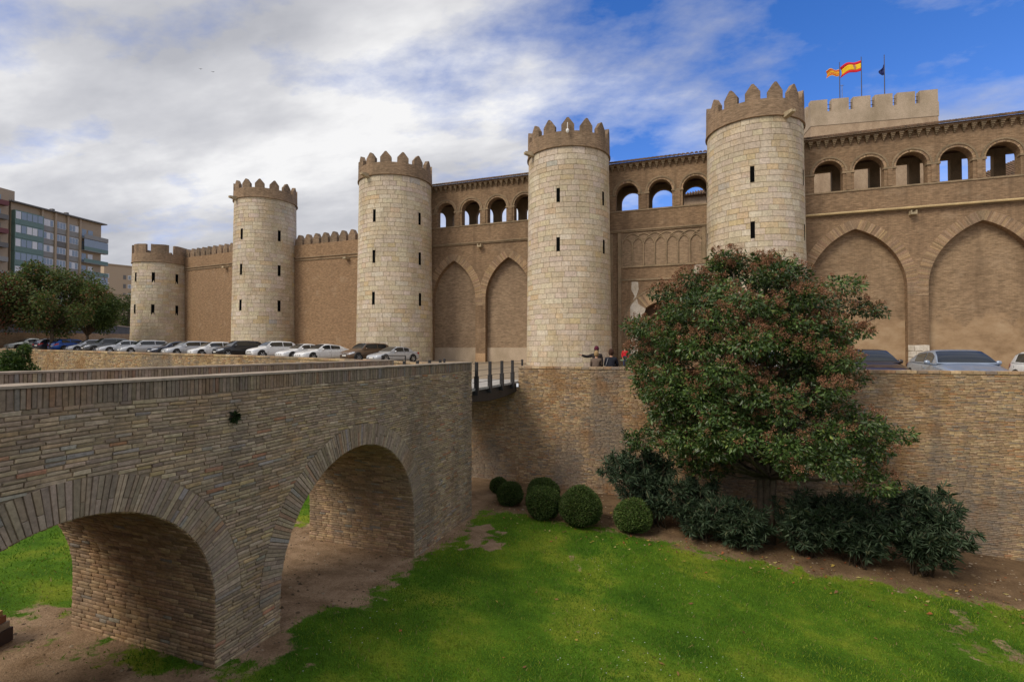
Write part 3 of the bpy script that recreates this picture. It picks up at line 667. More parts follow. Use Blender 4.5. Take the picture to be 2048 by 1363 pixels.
# ------------------------------------------------------------------ round towers
def tower(name, x, y, r0, ztop, zsill, zpeak, nm, slits, label, singles=300, merl='peak', slit_rows=(), spout=None, rot=0.0, hide=None):
    zb = float(plaza_z(x)) - 0.15
    root = empty(name, (x, y, zb), 0, label, 'tower')
    rt = r0 * 0.945; rad = lambda z: r0 + (rt - r0) * (z - zb) / (ztop - zb)
    sl = [(R(a), hw, z0, z1) for a, hw in slits for (z0, z1) in slit_rows]
    # core drum with slit recesses left open in the stone skin
    MB().lathe([(r0 - 0.03, 0), (rt - 0.03, ztop - zb), (rt - 0.3, ztop - zb + 0.02)], (x, y, zb), 64).build('tower_core', 'mortar_stone', root, smooth=True)
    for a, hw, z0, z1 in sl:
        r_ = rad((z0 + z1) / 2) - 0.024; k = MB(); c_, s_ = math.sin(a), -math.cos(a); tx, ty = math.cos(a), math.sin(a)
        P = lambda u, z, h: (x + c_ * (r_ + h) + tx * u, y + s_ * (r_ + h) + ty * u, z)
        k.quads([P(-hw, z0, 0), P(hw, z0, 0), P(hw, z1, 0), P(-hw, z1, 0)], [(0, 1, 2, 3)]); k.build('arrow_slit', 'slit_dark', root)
    mp = lambda s, z, h: (x + math.sin(s) * (rad(z) + h), y - math.cos(s) * (rad(z) + h), z)
    caz = math.atan2(-x, y); recs = []       # direction towards the camera, as angle from -Y
    z = zb
    while z < ztop - 0.1:
        ch = random.uniform(0.38, 0.50); ze = min(z + ch, ztop - 0.01)
        if ztop - ze < 0.2: ze = ztop - 0.01
        s = -1.95 - random.random() * 0.2
        while s < 1.95:
            e = s + random.uniform(0.6, 1.3) / r0; g = 0.006 / r0
            segs = [(s + g, e - g, z + 0.006, ze - 0.006)]
            for a, hw, z0, z1 in sl:
                new = []
                for (a0, a1, b0, b1) in segs:
                    l_, h_ = a - hw / r0, a + hw / r0
                    if a1 <= l_ or a0 >= h_ or b1 <= z0 or b0 >= z1: new.append((a0, a1, b0, b1)); continue
                    if l_ - a0 > 0.01: new.append((a0, l_, b0, b1))
                    if a1 - h_ > 0.01: new.append((h_, a1, b0, b1))
                    if z0 - b0 > 0.01: new.append((max(a0, l_), min(a1, h_), b0, z0))
                    if b1 - z1 > 0.01: new.append((max(a0, l_), min(a1, h_), z1, b1))
                segs = new
            recs += segs; s = e
        z = ze
    def stone(mb, it):
        a0, a1, z0, z1 = it; n = 3; h = random.uniform(-0.006, 0.006); col = brick_colour(PAL_STONE); k = min(0.012, (z1 - z0) / 4); ka = min(0.012 / r0, (a1 - a0) / 6); vs = []
        for i in range(n + 1):
            a = a0 + (a1 - a0) * i / n; ai = a0 + ka + (a1 - a0 - 2 * ka) * i / n
            vs += [mp(a, z0, -0.05), mp(ai, z0 + k, h), mp(ai, z1 - k, h), mp(a, z1, -0.05)]
        fs = []
        for i in range(n):
            for t in range(3): fs.append((i * 4 + t, i * 4 + 4 + t, i * 4 + 5 + t, i * 4 + t + 1))
        fs += [(0, 1, 2, 3), (n * 4 + 3, n * 4 + 2, n * 4 + 1, n * 4)]
        mb.quads(vs, fs, col)
    def key(it):
        a = (it[0] + it[1]) / 2 - caz; w = (it[1] - it[0]) * math.cos(max(-1.5, min(1.5, a)))
        bad = abs(a) > 1.25 or (hide and hide((it[0] + it[1]) / 2, (it[2] + it[3]) / 2)) or it[2] < zb + 1.6
        return (1 if bad else 0, -w * (it[3] - it[2]))
    recs.sort(key=key)
    for it in recs[:singles]:
        k = MB(); stone(k, it); k.build('stone_block', 'tower_stone', root, at=mp((it[0] + it[1]) / 2, (it[2] + it[3]) / 2, 0))
    k = MB()
    for it in recs[singles:]: stone(k, it)
    o = k.build('stonework', 'tower_stone', root); o['kind'] = 'stuff'
    # brick crown: band, sill and merlons
    rb = rt + 0.09; k = MB(); n = 72
    prof = [(rb - 0.06, ztop - 0.03), (rb + 0.05, ztop), (rb + 0.05, ztop + 0.09), (rb, ztop + 0.12), (rb - 0.02, zsill), (rb - 0.42, zsill), (rb - 0.42, ztop + 0.2)]
    for i in range(n):
        a, b = 2 * PI * i / n, 2 * PI * (i + 1) / n; u = 0
        for (r1, z1), (r2, z2) in zip(prof[:-1], prof[1:]):
            l_ = math.hypot(r2 - r1, z2 - z1)
            k.face([(x + r1 * math.sin(a), y - r1 * math.cos(a), z1), (x + r1 * math.sin(b), y - r1 * math.cos(b), z1), (x + r2 * math.sin(b), y - r2 * math.cos(b), z2), (x + r2 * math.sin(a), y - r2 * math.cos(a), z2)],
                   uv=[(a * rb, z1 + r1), (b * rb, z1 + r1), (b * rb, z2 + r1), (a * rb, z2 + r1)]); u += l_
    k.build('parapet_band', 'band_brick', root)
    MB().lathe([(0, ztop + 0.3), (rb - 0.4, ztop + 0.3)], (x, y, 0), 32).build('roof_deck', 'moulding', root)
    for i in range(nm):
        a = 2 * PI * (i + 0.5) / nm + rot; frac = 0.66 if merl == 'peak' else 0.77
        w = 2 * PI / nm * frac / 2; k = MB(); seg = 3 if merl == 'peak' else 5
        zs_ = zsill - 0.01; zsh = zs_ + (zpeak - zs_) * (0.48 if merl == 'peak' else 1.0)
        P = lambda b, z, r_: (x + r_ * math.sin(b), y - r_ * math.cos(b), z)
        ro, ri = rb - 0.025, rb - 0.40; uvb = lambda b, z: (b * rb, z)
        steps = [(-1, zsh)] + ([(-0.55, zsh + (zpeak - zsh) * 0.52), (-0.14, zpeak), (0.14, zpeak), (0.55, zsh + (zpeak - zsh) * 0.52)] if merl == 'peak' else [(t, zsh + 0.03 * math.sin(i * 3 + t * 2)) for t in (-0.6, -0.2, 0.2, 0.6)]) + [(1, zsh)]
        for (u0, h0), (u1, h1) in zip(steps[:-1], steps[1:]):
            b0, b1 = a + u0 * w, a + u1 * w
            k.face([P(b0, zs_, ro), P(b1, zs_, ro), P(b1, h1, ro), P(b0, h0, ro)], uv=[uvb(b0, zs_), uvb(b1, zs_), uvb(b1, h1), uvb(b0, h0)])
            k.face([P(b1, zs_, ri), P(b0, zs_, ri), P(b0, h0, ri), P(b1, h1, ri)], uv=[uvb(b1, zs_), uvb(b0, zs_), uvb(b0, h0), uvb(b1, h1)])
            k.face([P(b0, h0, ro), P(b1, h1, ro), P(b1, h1, ri), P(b0, h0, ri)])
        for b_, (u, h_) in ((a - w, steps[0]), (a + w, steps[-1])): k.face([P(b_, zs_, ro), P(b_, h_, ro), P(b_, h_, ri), P(b_, zs_, ri)])
        k.build('merlon', 'merlon_brick', root)
    if spout is not None:
        a = R(spout); c_ = Vector((math.sin(a), -math.cos(a), 0)); t_ = Vector((math.cos(a), math.sin(a), 0)); p = Vector((x, y, ztop + 0.02)) + c_ * (rt - 0.1); k = MB(); vs = []
        for l_, w_, z0, z1 in ((0, 0.2, -0.2, 0.2), (0.45, 0.19, -0.16, 0.17), (0.95, 0.16, -0.06, 0.13)):
            for sg, zz_ in ((-1, z0), (1, z0), (1, z1), (0.5, z1), (0.45, z1 - 0.1), (-0.45, z1 - 0.1), (-0.5, z1), (-1, z1)): vs.append(p + c_ * l_ + t_ * (sg * w_) + Vector((0, 0, zz_)))
        fs = [(i * 8 + j, i * 8 + (j + 1) % 8, i * 8 + 8 + (j + 1) % 8, i * 8 + 8 + j) for i in range(2) for j in range(8)] + [tuple(range(16, 24))]
        k.quads(vs, fs); k.build('water_spout', 'spout_stone', root)
    return root
T5 = tower('round_tower', 4.3, 45.3, 3.72, 18.85, 20.15, 21.35, 14, [(-7.2, 0.15), (67.6, 0.15), (-80, 0.15)], 'tallest-looking round stone tower, rising directly behind the big tree', 300,
           slit_rows=[(14.0, 15.2), (9.8, 11.05), (5.6, 6.85)], spout=32, rot=R(-19), hide=lambda a, z: z < 8.5)
T4 = tower('round_tower', -10.7, 44.0, 3.72, 18.15, 19.4, 20.5, 14, [(0, 0.15), (68, 0.15), (-72, 0.15)], 'round stone tower behind the three people, with white dome camera on its crown', 300,
           slit_rows=[(13.6, 14.75), (9.55, 10.7)], spout=-44, rot=R(0))
T3 = tower('round_tower', -28.3, 43.8, 3.72, 17.85, 19.0, 20.0, 14, [(0, 0.15), (72, 0.15), (-70, 0.15)], 'round stone tower behind the brown and silver cars at the end of the row', 300,
           slit_rows=[(13.45, 14.6), (9.6, 10.8), (5.7, 6.9)], spout=-13, rot=R(5))
T2 = tower('round_tower', -49.0, 47.7, 3.62, 19.0, 20.1, 21.1, 14, [(0, 0.17), (-70, 0.17), (-72 + 142, 0.17)], 'round stone tower standing between two stretches of pointed-merlon wall', 300,
           slit_rows=[(14.15, 15.4), (10.1, 11.35), (6.0, 7.25)], spout=-18, rot=R(-4))
T1 = tower('round_tower', -74.0, 52.9, 3.72, 13.9, 15.15, 16.4, 8, [(38.5, 0.2), (85, 0.2), (-4, 0.2)], 'lowest round corner tower with wide flat-topped merlons, farthest left', 300, merl='flat',
           slit_rows=[(11.0, 12.4), (6.5, 7.9)], rot=R(28))
cz = 19.3; ca = R(13); cp = Vector((-10.7, 44.0, 0)) + Vector((math.sin(ca), -math.cos(ca), 0)) * 3.72
dc = empty('dome_camera', (cp.x, cp.y, cz), 0, 'small white dome camera on the parapet of the tower behind the people', 'camera')
MB().tube([(0, 0.05, 0.65), (0, -0.12, 0.65), (0, -0.12, 0.1)], 0.03, 6).build('bracket', 'white_plastic', dc, local=True)
MB().lathe([(0, 0.14), (0.11, 0.1), (0.14, 0.0), (0.11, -0.12), (0.05, -0.2), (0, -0.22)], (0, -0.12, 0), 14).build('dome', 'white_plastic', dc, smooth=True, local=True)

# ------------------------------------------------------------------ curtain walls
YF = 46.5; ZE = 18.2
def corbel_mesh():
    k = MB()
    for i, (w, dp, z0, z1) in enumerate(((0.30, 0.30, 0.30, 0.42), (0.22, 0.24, 0.18, 0.30), (0.14, 0.16, 0.06, 0.18), (0.07, 0.09, -0.06, 0.06))): k.box((-w / 2, -dp, z0), (w / 2, 0.02, z1 - 0.001))
    return k.mesh('corbel', 'moulding')
CORB = corbel_mesh()
def arch_ring(root, path, thick, P, name='arch_ring', mat='voussoir_brick', pal=PAL_RING, step=0.085, proud=0.02, off=0.0):
    k = MB()
    for a, b, c, d_ in ring_pieces(path, thick, step):
        h = proud + random.uniform(-0.006, 0.006)
        vs = [P(*v, 0.02) for v in (a, b, c, d_)] + [P(*v, -h) for v in (a, b, c, d_)]
        k.quads(vs, [(4, 5, 6, 7), (0, 1, 5, 4), (1, 2, 6, 5), (2, 3, 7, 6), (3, 0, 4, 7)], brick_colour(pal))
    o = k.build(name, mat, root); o['kind'] = 'stuff'; return o
def loggia_wall(name, x0, x1, centres, blind, label, rear, wall_mat='wall_brick', bw=0.99, rec_mat='recess_brick', lower=True, base=0.0):
    root = empty(name, ((x0 + x1) / 2, YF, base), 0, label, 'wall'); Pf = lambda s, z, t: (s, YF + t, z)
    ZS, ZL = 12.1, 13.95       # string course, loggia sill
    k = MB()
    if blind:
        arch_wall(k, x0, x1, base - 0.3, ZS, blind, Pf, 0.62)
        k.build('lower_wall', wall_mat, root)
        rm = MB(); rm.face([(x0, YF + 0.6, base - 0.3), (x1, YF + 0.6, base - 0.3), (x1, YF + 0.6, ZS), (x0, YF + 0.6, ZS)], uv=[(x0, base), (x1, base), (x1, ZS), (x0, ZS)]); rm.build('recess_wall', rec_mat, root)
        for cv_ in blind: arch_ring(root, [(cv_[0][0], cv_[0][1] - 0.6)] + cv_ + [(cv_[-1][0], cv_[-1][1] - 0.6)], 0.75, Pf)
    # upper wall with open arches
    k = MB(); cvs = [round_arch(c, bw, 15.5, 28) for c in centres]
    yu = lambda s, z, t: (s, YF - 0.03 + t, z)
    arch_wall(k, x0, x1, ZS, ZE - 0.45, cvs, yu, 0.75, back=True, sills=[ZL] * len(cvs)); k.build('loggia_wall', wall_mat, root)
    for c, cv_ in zip(centres, cvs):
        arch_ring(root, cv_, 0.17, yu, 'archivolt', 'voussoir_brick', step=0.1, proud=0.02)
        cv2 = round_arch(c, bw + 0.17, 15.5, 28); arch_ring(root, cv2, 0.13, yu, 'archivolt', 'moulding', step=0.12, proud=0.08)
    for a, b in zip([x0] + [c + bw for c in centres], [c - bw for c in centres] + [x1]):
        if b - a > 0.25:
            MB().box((a - 0.05, YF - 0.10, 15.36), (b + 0.05, YF + 0.3, 15.5)).build('impost', 'moulding', root)
            if b - a < 1.5: MB().box((a + 0.22, YF - 0.09, ZL + 0.1), (b - 0.22, YF - 0.01, 15.36)).build('pilaster', wall_mat, root)
    MB().box((x0, YF - 0.09, ZL - 0.06), (x1, YF - 0.032, ZL + 0.06)).build('sill_moulding', 'moulding', root)
    k = MB().box((x0, YF - 0.11, ZS - 0.06), (x1, YF + 0.01, ZS + 0.05)); k.box((x0, YF - 0.18, ZS + 0.05), (x1, YF - 0.031, ZS + 0.15)); k.build('string_course', 'moulding', root)
    # gallery: floor, ceiling, rear wall with openings
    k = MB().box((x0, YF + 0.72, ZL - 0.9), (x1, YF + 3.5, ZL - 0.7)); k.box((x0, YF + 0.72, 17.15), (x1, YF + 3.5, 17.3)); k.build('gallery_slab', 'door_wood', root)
    k = MB(); yr = lambda s, z, t: (s, YF + 3.5 + t, z)
    rcs = [centres[0] - (centres[1] - centres[0])] + list(centres)
    if rear == 'arch': rc = [round_arch(c, 0.98, 15.72, 12) for c in rcs]
    else: rc = [[(c - 1.0, 16.75), (c + 1.0, 16.75)] for c in rcs]
    arch_wall(k, x0 - 1.5, x1, 10.0, ZE, rc, yr, 0.5, back=True, sills=[12.2 if rear != 'arch' else 13.0] * len(rc)); k.build('gallery_rear_wall', 'moulding', root)
    # cornice and tiles
    k = MB().box((x0, YF - 0.06, ZE - 0.45), (x1, YF + 0.7, ZE - 0.08)); k.box((x0, YF - 0.38, ZE - 0.16), (x1, YF - 0.06, ZE - 0.05)); k.build('cornice', wall_mat, root)
    xx = x0 + 0.2
    pl = wloc(root)
    while xx < x1 - 0.1:
        linkobj('corbel', CORB, root, Vector((xx, YF - 0.06, ZE - 0.58)) - pl); xx += 0.55
    k = MB(); xx = x0; sl = 0.36; L = 4.6
    yA, zA = YF - 0.62, ZE - 0.04
    k.box((x0, yA + 0.1, zA - 0.01), (x1, yA + 0.5, zA + 0.015))
    k.quads([(x0, yA + 0.05, zA), (x1, yA + 0.05, zA), (x1, yA + L, zA + L * sl), (x0, yA + L, zA + L * sl)], [(0, 1, 2, 3)])
    while xx < x1 - 0.05:
        wv = random.uniform(-0.02, 0.02); n = 6; rws = 10
        for rr in range(rws):
            y0 = yA + rr * L / rws + random.uniform(-0.03, 0.03); y1 = yA + (rr + 1) * L / rws + 0.08; z0 = zA + (y0 - yA) * sl + 0.045; z1 = zA + (y1 - yA) * sl + 0.01
            vs = [(xx + 0.17 + wv - 0.155 * math.cos(PI * i / n), y0, z0 + 0.16 * math.sin(PI * i / n)) for i in range(n + 1)] + [(xx + 0.17 + wv - 0.13 * math.cos(PI * i / n), y1, z1 + 0.12 * math.sin(PI * i / n)) for i in range(n + 1)]
            k.quads(vs, [(i, i + 1, n + 2 + i, n + 1 + i) for i in range(n)] + [tuple(range(n, -1, -1))])
        xx += 0.36
    o = k.build('roof_tiles', 'roof_tile', root); o['kind'] = 'stuff'
    return root
W34 = loggia_wall('curtain_wall', -27.5, -11.0, [-24.1, -21.3, -18.5, -15.7], [pointed(-23.2, 2.42, 6.5, 4.05), pointed(-17.3, 2.42, 6.5, 4.05)],
                  'brick curtain wall with two blind pointed arches below four open gallery arches', 'arch')
# open gallery bays behind the near towers are hidden; right-hand wall
W5R = loggia_wall('curtain_wall', 5.0, 30.5, [9.76 + 2.73 * i for i in range(7)], [pointed(11.55, 3.32, 6.2, 4.75), pointed(19.5, 3.32, 6.2, 4.75), pointed(27.3, 3.0, 6.2, 4.6)],
                  'long brick curtain wall at the right with big blind pointed arches and tiled eaves', 'rect', rec_mat='recess_mix')
WG = loggia_wall('gate_wall', -9.6, 3.6, [-5.94, -3.06, -0.2], None, 'brick gate wall between two towers with interlaced blind arcade panel', 'arch')
MB().tube([(8.0, YF - 0.27, 12.2), (30, YF - 0.27, 12.2)], 0.09, 8).build('gutter_pipe', 'pipe_paint', W5R)
for root, xs_ in ((W5R, 15.2), (W34, -20.2)):
    MB().box((xs_ - 0.2, YF - 0.5, 11.65), (xs_ + 0.2, YF, 11.8)).box((xs_ - 0.2, YF - 0.5, 11.8), (xs_ - 0.12, YF, 11.95)).box((xs_ + 0.12, YF - 0.5, 11.8), (xs_ + 0.2, YF, 11.95)).build('water_spout', 'spout_stone', root)
# pier foot of pale stones, right wall
random.seed(9)
for r_ in range(4):
    xa = 14.86
    while xa < 16.2:
        xe = min(xa + random.uniform(0.35, 0.6), 16.2); xe = 16.2 if 16.2 - xe < 0.2 else xe
        vs = brick_verts(lambda s, t, h: (s, YF - h, t), xa + 0.01, xe - 0.01, 0.02 + r_ * 0.47, 0.47 + r_ * 0.47, -0.02, 0.03 + random.uniform(0, 0.03), 0.03, 0.015)
        k = MB(); k.quads(vs, QF); k.build('pier_stone', 'white_stone', W5R, at=sum((Vector(v) for v in vs[8:]), Vector()) / 4); xa = xe
for a, b in ((-20.78, -19.72),): MB().box((a, YF - 0.03, 0.0), (b, YF - 0.002, 1.2)).build('plinth', 'recess_plaster', W34)
MB().box((-25.6, YF + 0.5, 0.2), (-20.8, YF + 0.598, 1.75)).build('plinth', 'keep_plaster', W34); MB().box((-19.7, YF + 0.5, 0.2), (-14.9, YF + 0.598, 1.75)).build('plinth', 'keep_plaster', W34)
# gate: horseshoe arch, alfiz, interlaced arcade
Pg = lambda s, z, t: (s, YF + t, z); gc, gz = -2.95, 3.65
hs_ = [(gc - 2.1 * math.cos(a), gz + 2.1 * math.sin(a)) for a in np.linspace(0, PI, 25)]
k = MB(); arch_wall(k, -9.6, 3.6, -0.3, 12.1, [hs_], Pg, 1.1); k.build('lower_wall', 'wall_brick', WG)
MB().box((gc - 2.3, YF + 1.05, -0.2), (gc + 2.3, YF + 1.2, 6)).build('gate_leaf', 'door_wood', WG)
arch_ring(WG, hs_, 1.15, Pg, 'gate_voussoirs', step=0.1, proud=0.03)
k = MB()
for a, b, c, d_ in ring_pieces([(gc - 3.25 * math.cos(t), gz + 3.25 * math.sin(t)) for t in np.linspace(-0.35, PI + 0.35, 40)], 0.14, 0.3): k.quads([Pg(*v, 0.02) for v in (a, b, c, d_)] + [Pg(*v, -0.07) for v in (a, b, c, d_)], [(4, 5, 6, 7), (0, 1, 5, 4), (1, 2, 6, 5), (2, 3, 7, 6), (3, 0, 4, 7)])
k.build('gate_moulding', 'moulding', WG)
k = MB(); random.seed(4); L1 = [(-5.55, 7.6), (-5.0, 7.55), (-4.95, 6.9), (-5.15, 6.3), (-5.0, 5.6), (-4.35, 5.15), (-4.6, 4.4), (-5.0, 3.9), (-5.05, 1.2), (-5.75, 1.2), (-5.65, 3.9), (-5.7, 5.3), (-5.3, 6.3), (-5.6, 6.9)]
k.face([(a, YF - 0.045, b) for a, b in L1]); k.face([(a, YF - 0.002, b) for a, b in L1[::-1]])
for p, n in zip(L1, L1[1:] + L1[:1]): k.face([(p[0], YF - 0.045, p[1]), (p[0], YF, p[1]), (n[0], YF, n[1]), (n[0], YF - 0.045, n[1])])
k.build('old_stone_patch', 'white_stone', WG)
MB().box((-0.3, YF - 0.04, 7.95), (0.9, YF - 0.002, 8.9)).build('old_stone_patch', 'white_stone', WG)
for a, b, z0, z1, h in ((-6.75, -6.45, 0, 11.98, 0.16), (0.35, 0.65, 8.9, 11.98, 0.16), (-6.45, 0.35, 8.86, 9.02, 0.1), (-6.45, 0.65, 7.68, 7.84, 0.1), (-7.5, -7.2, 0, 11.98, 0.1)):
    MB().box((a, YF - h, z0), (b, YF - 0.001, z1)).build('moulding_strip', 'moulding', WG)
MB().box((-6.44, YF - 0.02, 9.02), (0.34, YF - 0.004, 11.95)).build('arcade_panel', 'recess_brick', WG)
n = 7; sp = 6.8 / n
for i in range(n + 1):
    xc = -6.45 + sp * i + (0.05 if i == 0 else (-0.05 if i == n else 0))
    MB().tube([(xc, YF - 0.07, 9.02), (xc, YF - 0.07, 10.75)], 0.055, 8).build('colonnette', 'moulding', WG)
for st in range(-1, n):
    for s0, w in ((st, 1.0),):
        pts = pointed(-6.45 + sp * (st + 1.0), sp, 10.75, 1.1, 8) if 0 <= st < n - 0 else None
        arc = pointed(-6.45 + sp * (st + 0.5), sp * 0.5, 10.75, 0.72, 7)
        for path, r_ in ((arc, 0.05), (pts, 0.045)):
            if path is None: continue
            path = [p for p in path if -6.42 <= p[0] <= 0.32 and p[1] < 11.9]
            if len(path) > 2: MB().tube([(p[0], YF - 0.06, p[1]) for p in path], r_, 6).build('blind_arch', 'moulding', WG)
# crenellated walls to the left
def cren_wall(p0, p1, zb, z0, z1, label, nm, spout=True):
    (xa, ya), (xb_, yb) = p0, p1; L = math.hypot(xb_ - xa, yb - ya); ux, uy = (xb_ - xa) / L, (yb - ya) / L; nx, ny = uy, -ux
    if ny > 0: nx, ny = -nx, -ny
    root = empty('curtain_wall', ((xa + xb_) / 2, (ya + yb) / 2, zb), 0, label, 'wall')
    P = lambda s, z, h: (xa + ux * s + nx * h, ya + uy * s + ny * h, z); zt = lambda s: z0 + (z1 - z0) * s / L
    def slab(s0, s1, a0, a1, b0, b1, h0, h1, name, mat):
        k = MB(); vs = [P(s0, a0, h0), P(s1, a1, h0), P(s1, b1, h0), P(s0, b0, h0), P(s0, a0, h1), P(s1, a1, h1), P(s1, b1, h1), P(s0, b0, h1)]
        for f in [(4, 5, 6, 7), (1, 0, 3, 2), (3, 7, 6, 2), (0, 4, 7, 3), (5, 1, 2, 6), (0, 1, 5, 4)]:
            k.face([vs[i] for i in f], uv=[((s0 if i in (0, 3, 4, 7) else s1) + (0.3 if i < 4 and f in ((0, 4, 7, 3), (5, 1, 2, 6)) else 0), vs[i][2]) for i in f] if f[0] in (4, 1, 0, 5) else [(s0, 0), (s0, .4), (s1, .4), (s1, 0)])
        return k.build(name, mat, root)
    slab(0, L, zb - 0.3, zb - 0.3, zt(0) - 1.15, zt(L) - 1.15, -0.6, 0, 'wall_face', 'wall_brick_red')
    slab(0, L, zt(0) - 3.05, zt(L) - 3.05, zt(0) - 2.95, zt(L) - 2.95, 0.001, 0.10, 'string_course', 'moulding'); slab(0, L, zt(0) - 2.75, zt(L) - 2.75, zt(0) - 2.66, zt(L) - 2.66, 0.001, 0.12, 'string_course', 'moulding')
    pt = L / nm
    for i in range(nm):
        c = (i + 0.5) * pt; w = pt * 0.37; zs_ = zt(c) - 1.17; k = MB(); zp = zt(c) + 0.05; zsh = zs_ + 0.62
        prof = [(-w, zs_), (w, zs_), (w, zsh), (w * 0.25, zp), (-w * 0.25, zp), (-w, zsh)]
        fr = [P(c + s, z, -0.001) for s, z in prof]; bk = [P(c + s, z, -0.5) for s, z in prof]
        k.face(fr, uv=[(c + s, z) for s, z in prof]); k.face(bk[::-1], uv=[(c + s, z) for s, z in prof[::-1]])
        for j in range(1, 6): a, b = j, (j + 1) % 6; k.face([fr[a], bk[a], bk[b], fr[b]])
        k.build('merlon', 'merlon_brick', root)
    if spout: 
        s = L * 0.58; k = MB(); z = zt(s) - 3.3
        vs = [P(s - 0.25, z, 0), P(s + 0.25, z, 0), P(s + 0.25, z + 0.3, 0), P(s - 0.25, z + 0.3, 0), P(s - 0.22, z, 0.6), P(s + 0.22, z, 0.6), P(s + 0.22, z + 0.22, 0.6), P(s - 0.22, z + 0.22, 0.6)]
        k.quads(vs, [(4, 5, 6, 7), (0, 1, 5, 4), (1, 2, 6, 5), (2, 3, 7, 6), (3, 0, 4, 7)]); k.build('water_spout', 'spout_stone', root)
    return root
cren_wall((-48.5, 49.3), (-28.5, 46.3), 0.9, 15.35, 14.7, 'orange brick wall with pointed merlons behind the white cars', 14)
cren_wall((-73.5, 54.5), (-49.5, 49.3), 1.4, 16.25, 15.5, 'orange brick wall with pointed merlons beside the low corner tower', 17)

# ------------------------------------------------------------------ keep tower with flags
kd = R(20 - 12.2); KX, KY = 10.97, 59.3
keep = empty('square_keep', (KX, KY, 0), kd, 'square plastered keep with flat merlons and flagpoles behind the tiled gallery', 'tower')
KW = 11.3
MB().box((0, 0, 0), (KW, 10, 24.35)).build('keep_wall', 'keep_stone', keep, local=True)
MB().box((-0.04, -0.04, 24.35), (KW + 0.04, 10.04, 25.75)).build('parapet', 'keep_plaster', keep, local=True)
mw, mg = 1.556, 0.393
for i in range(6): MB().box((-0.035 + i * (mw + mg), -0.035, 25.75), (-0.035 + i * (mw + mg) + mw, 0.6, 26.98)).build('merlon', 'keep_plaster', keep, local=True)
for i in range(1, 6): MB().box((-0.035, i * 1.7 - 0.4, 25.75), (0.5, i * 1.7 + 0.8, 26.98)).build('merlon', 'keep_plaster', keep, local=True)
for i in range(5):
    xg = -0.035 + i * (mw + mg) + mw
    for z in (26.15, 26.55): MB().tube([(xg - 0.05, 0.3, z), (xg + mg + 0.05, 0.3, z)], 0.025, 6).build('gap_rail', 'pole_metal', keep, local=True)
def flag(px, ytop, d_, label, strips, w, h, zoff, droop=0.0, crest=False):
    top = ray_at(px, ytop, d_); root = empty('flagpole', (top.x, top.y, 24.5), 0, label, 'flag')
    MB().tube([(0, 0, 0), (0, 0, top.z - 24.5)], [0.06, 0.035], 8).build('pole', 'pole_metal', root, local=True)
    z1 = top.z - 24.5 - zoff; nx, nz = 18, 12; pr = 0
    for mat, f0, f1 in strips:
        k = MB(); a0 = int(round(f0 * nz)); a1 = int(round(f1 * nz)); vs = []
        for j in range(a0, a1 + 1):
            for i in range(nx + 1):
                u = i / nx; v = j / nz
                X = -u * w * (1 - 0.1 * math.sin(v * 3)) ; Y = 0.22 * math.sin(u * 7 + v * 1.5) * u; Z = z1 - v * h - droop * u ** 1.2 - 0.10 * math.sin(u * 6.5 + 0.5) * (0.3 + u)
                vs.append((X, Y, Z))
        n = nx + 1; fs = [(j * n + i, j * n + i + 1, (j + 1) * n + i + 1, (j + 1) * n + i) for j in range(a1 - a0) for i in range(nx)]
        k.quads(vs, fs); o = k.build('flag_cloth', mat, root, smooth=True, local=True)
        sm = o.modifiers.new('thick', 'SOLIDIFY'); sm.thickness = 0.012
    if crest:
        for sg in (-1, 1):
            k = MB(); c = [(-w * 0.36 + 0.22 * math.cos(t), -0.22 * math.sin(0.36 * 7 + .7) * 0.36 * 0 + 0.22 * math.sin(0.36 * 7 + 0.75) * 0.36 + sg * 0.03, z1 - h * 0.5 - droop * 0.29 - 0.10 * math.sin(0.36 * 6.5 + .5) * .66 + 0.27 * math.sin(t)) for t in np.linspace(0, 2 * PI, 13)[:-1]]
            k.face(c); k.build('crest', 'flag_crest', root, local=True)
    return root
flag(1729.5, 108, 54, 'red and yellow striped flag with small crest flying on the middle pole', [('flag_red', 0, .25), ('flag_yellow', .25, .75), ('flag_red', .75, 1)], 1.95, 1.12, 0.35, 0.3, True)
flag(1685.5, 119, 54.5, 'narrow red and yellow many-striped flag curling on the left pole', [('flag_yellow' if i % 2 == 0 else 'flag_red', i / 9, (i + 1) / 9) for i in range(9)], 1.25, 0.72, 0.75, -0.12)
r3 = ray_at(1776, 104, 53); r3o = empty('flagpole', (r3.x, r3.y, 24.5), 0, 'dark blue flag hanging limp on the right-hand pole', 'flag')
MB().tube([(0, 0, 0), (0, 0, r3.z - 24.5)], [0.06, 0.035], 8).build('pole', 'pole_metal', r3o, local=True)
k = MB(); zt_ = r3.z - 24.5 - 1.05; vs = []
for j in range(9):
    w_ = [0.06, 0.1, 0.14, 0.24, 0.42, 0.5, 0.42, 0.3, 0.16][j]
    for i in range(10): vs.append((-w_ * i / 9 - 0.02, 0.10 * math.sin(i * 1.6 + j * 0.4) * min(1, w_ * 3), zt_ - j * 0.13 - 0.05 * math.sin(i)))
k.quads(vs, [(j * 10 + i, j * 10 + i + 1, j * 10 + i + 11, j * 10 + i + 10) for j in range(8) for i in range(9)])
o = k.build('flag_cloth', 'flag_blue', r3o, smooth=True, local=True); o.modifiers.new('thick', 'SOLIDIFY').thickness = 0.03
an = ray_at(1690, 165, 54.6); ao = empty('antenna', (an.x, an.y, 24.5), 0, 'thin grey antenna mast beside the left flagpole', 'antenna')
MB().tube([(0, 0, 0), (0, 0, an.z - 24.5)], 0.03, 6).build('mast', 'cable', ao, local=True); MB().tube([(-0.2, 0, an.z - 24.6), (0.2, 0, an.z - 24.6)], 0.02, 6).build('crossbar', 'cable', ao, local=True)
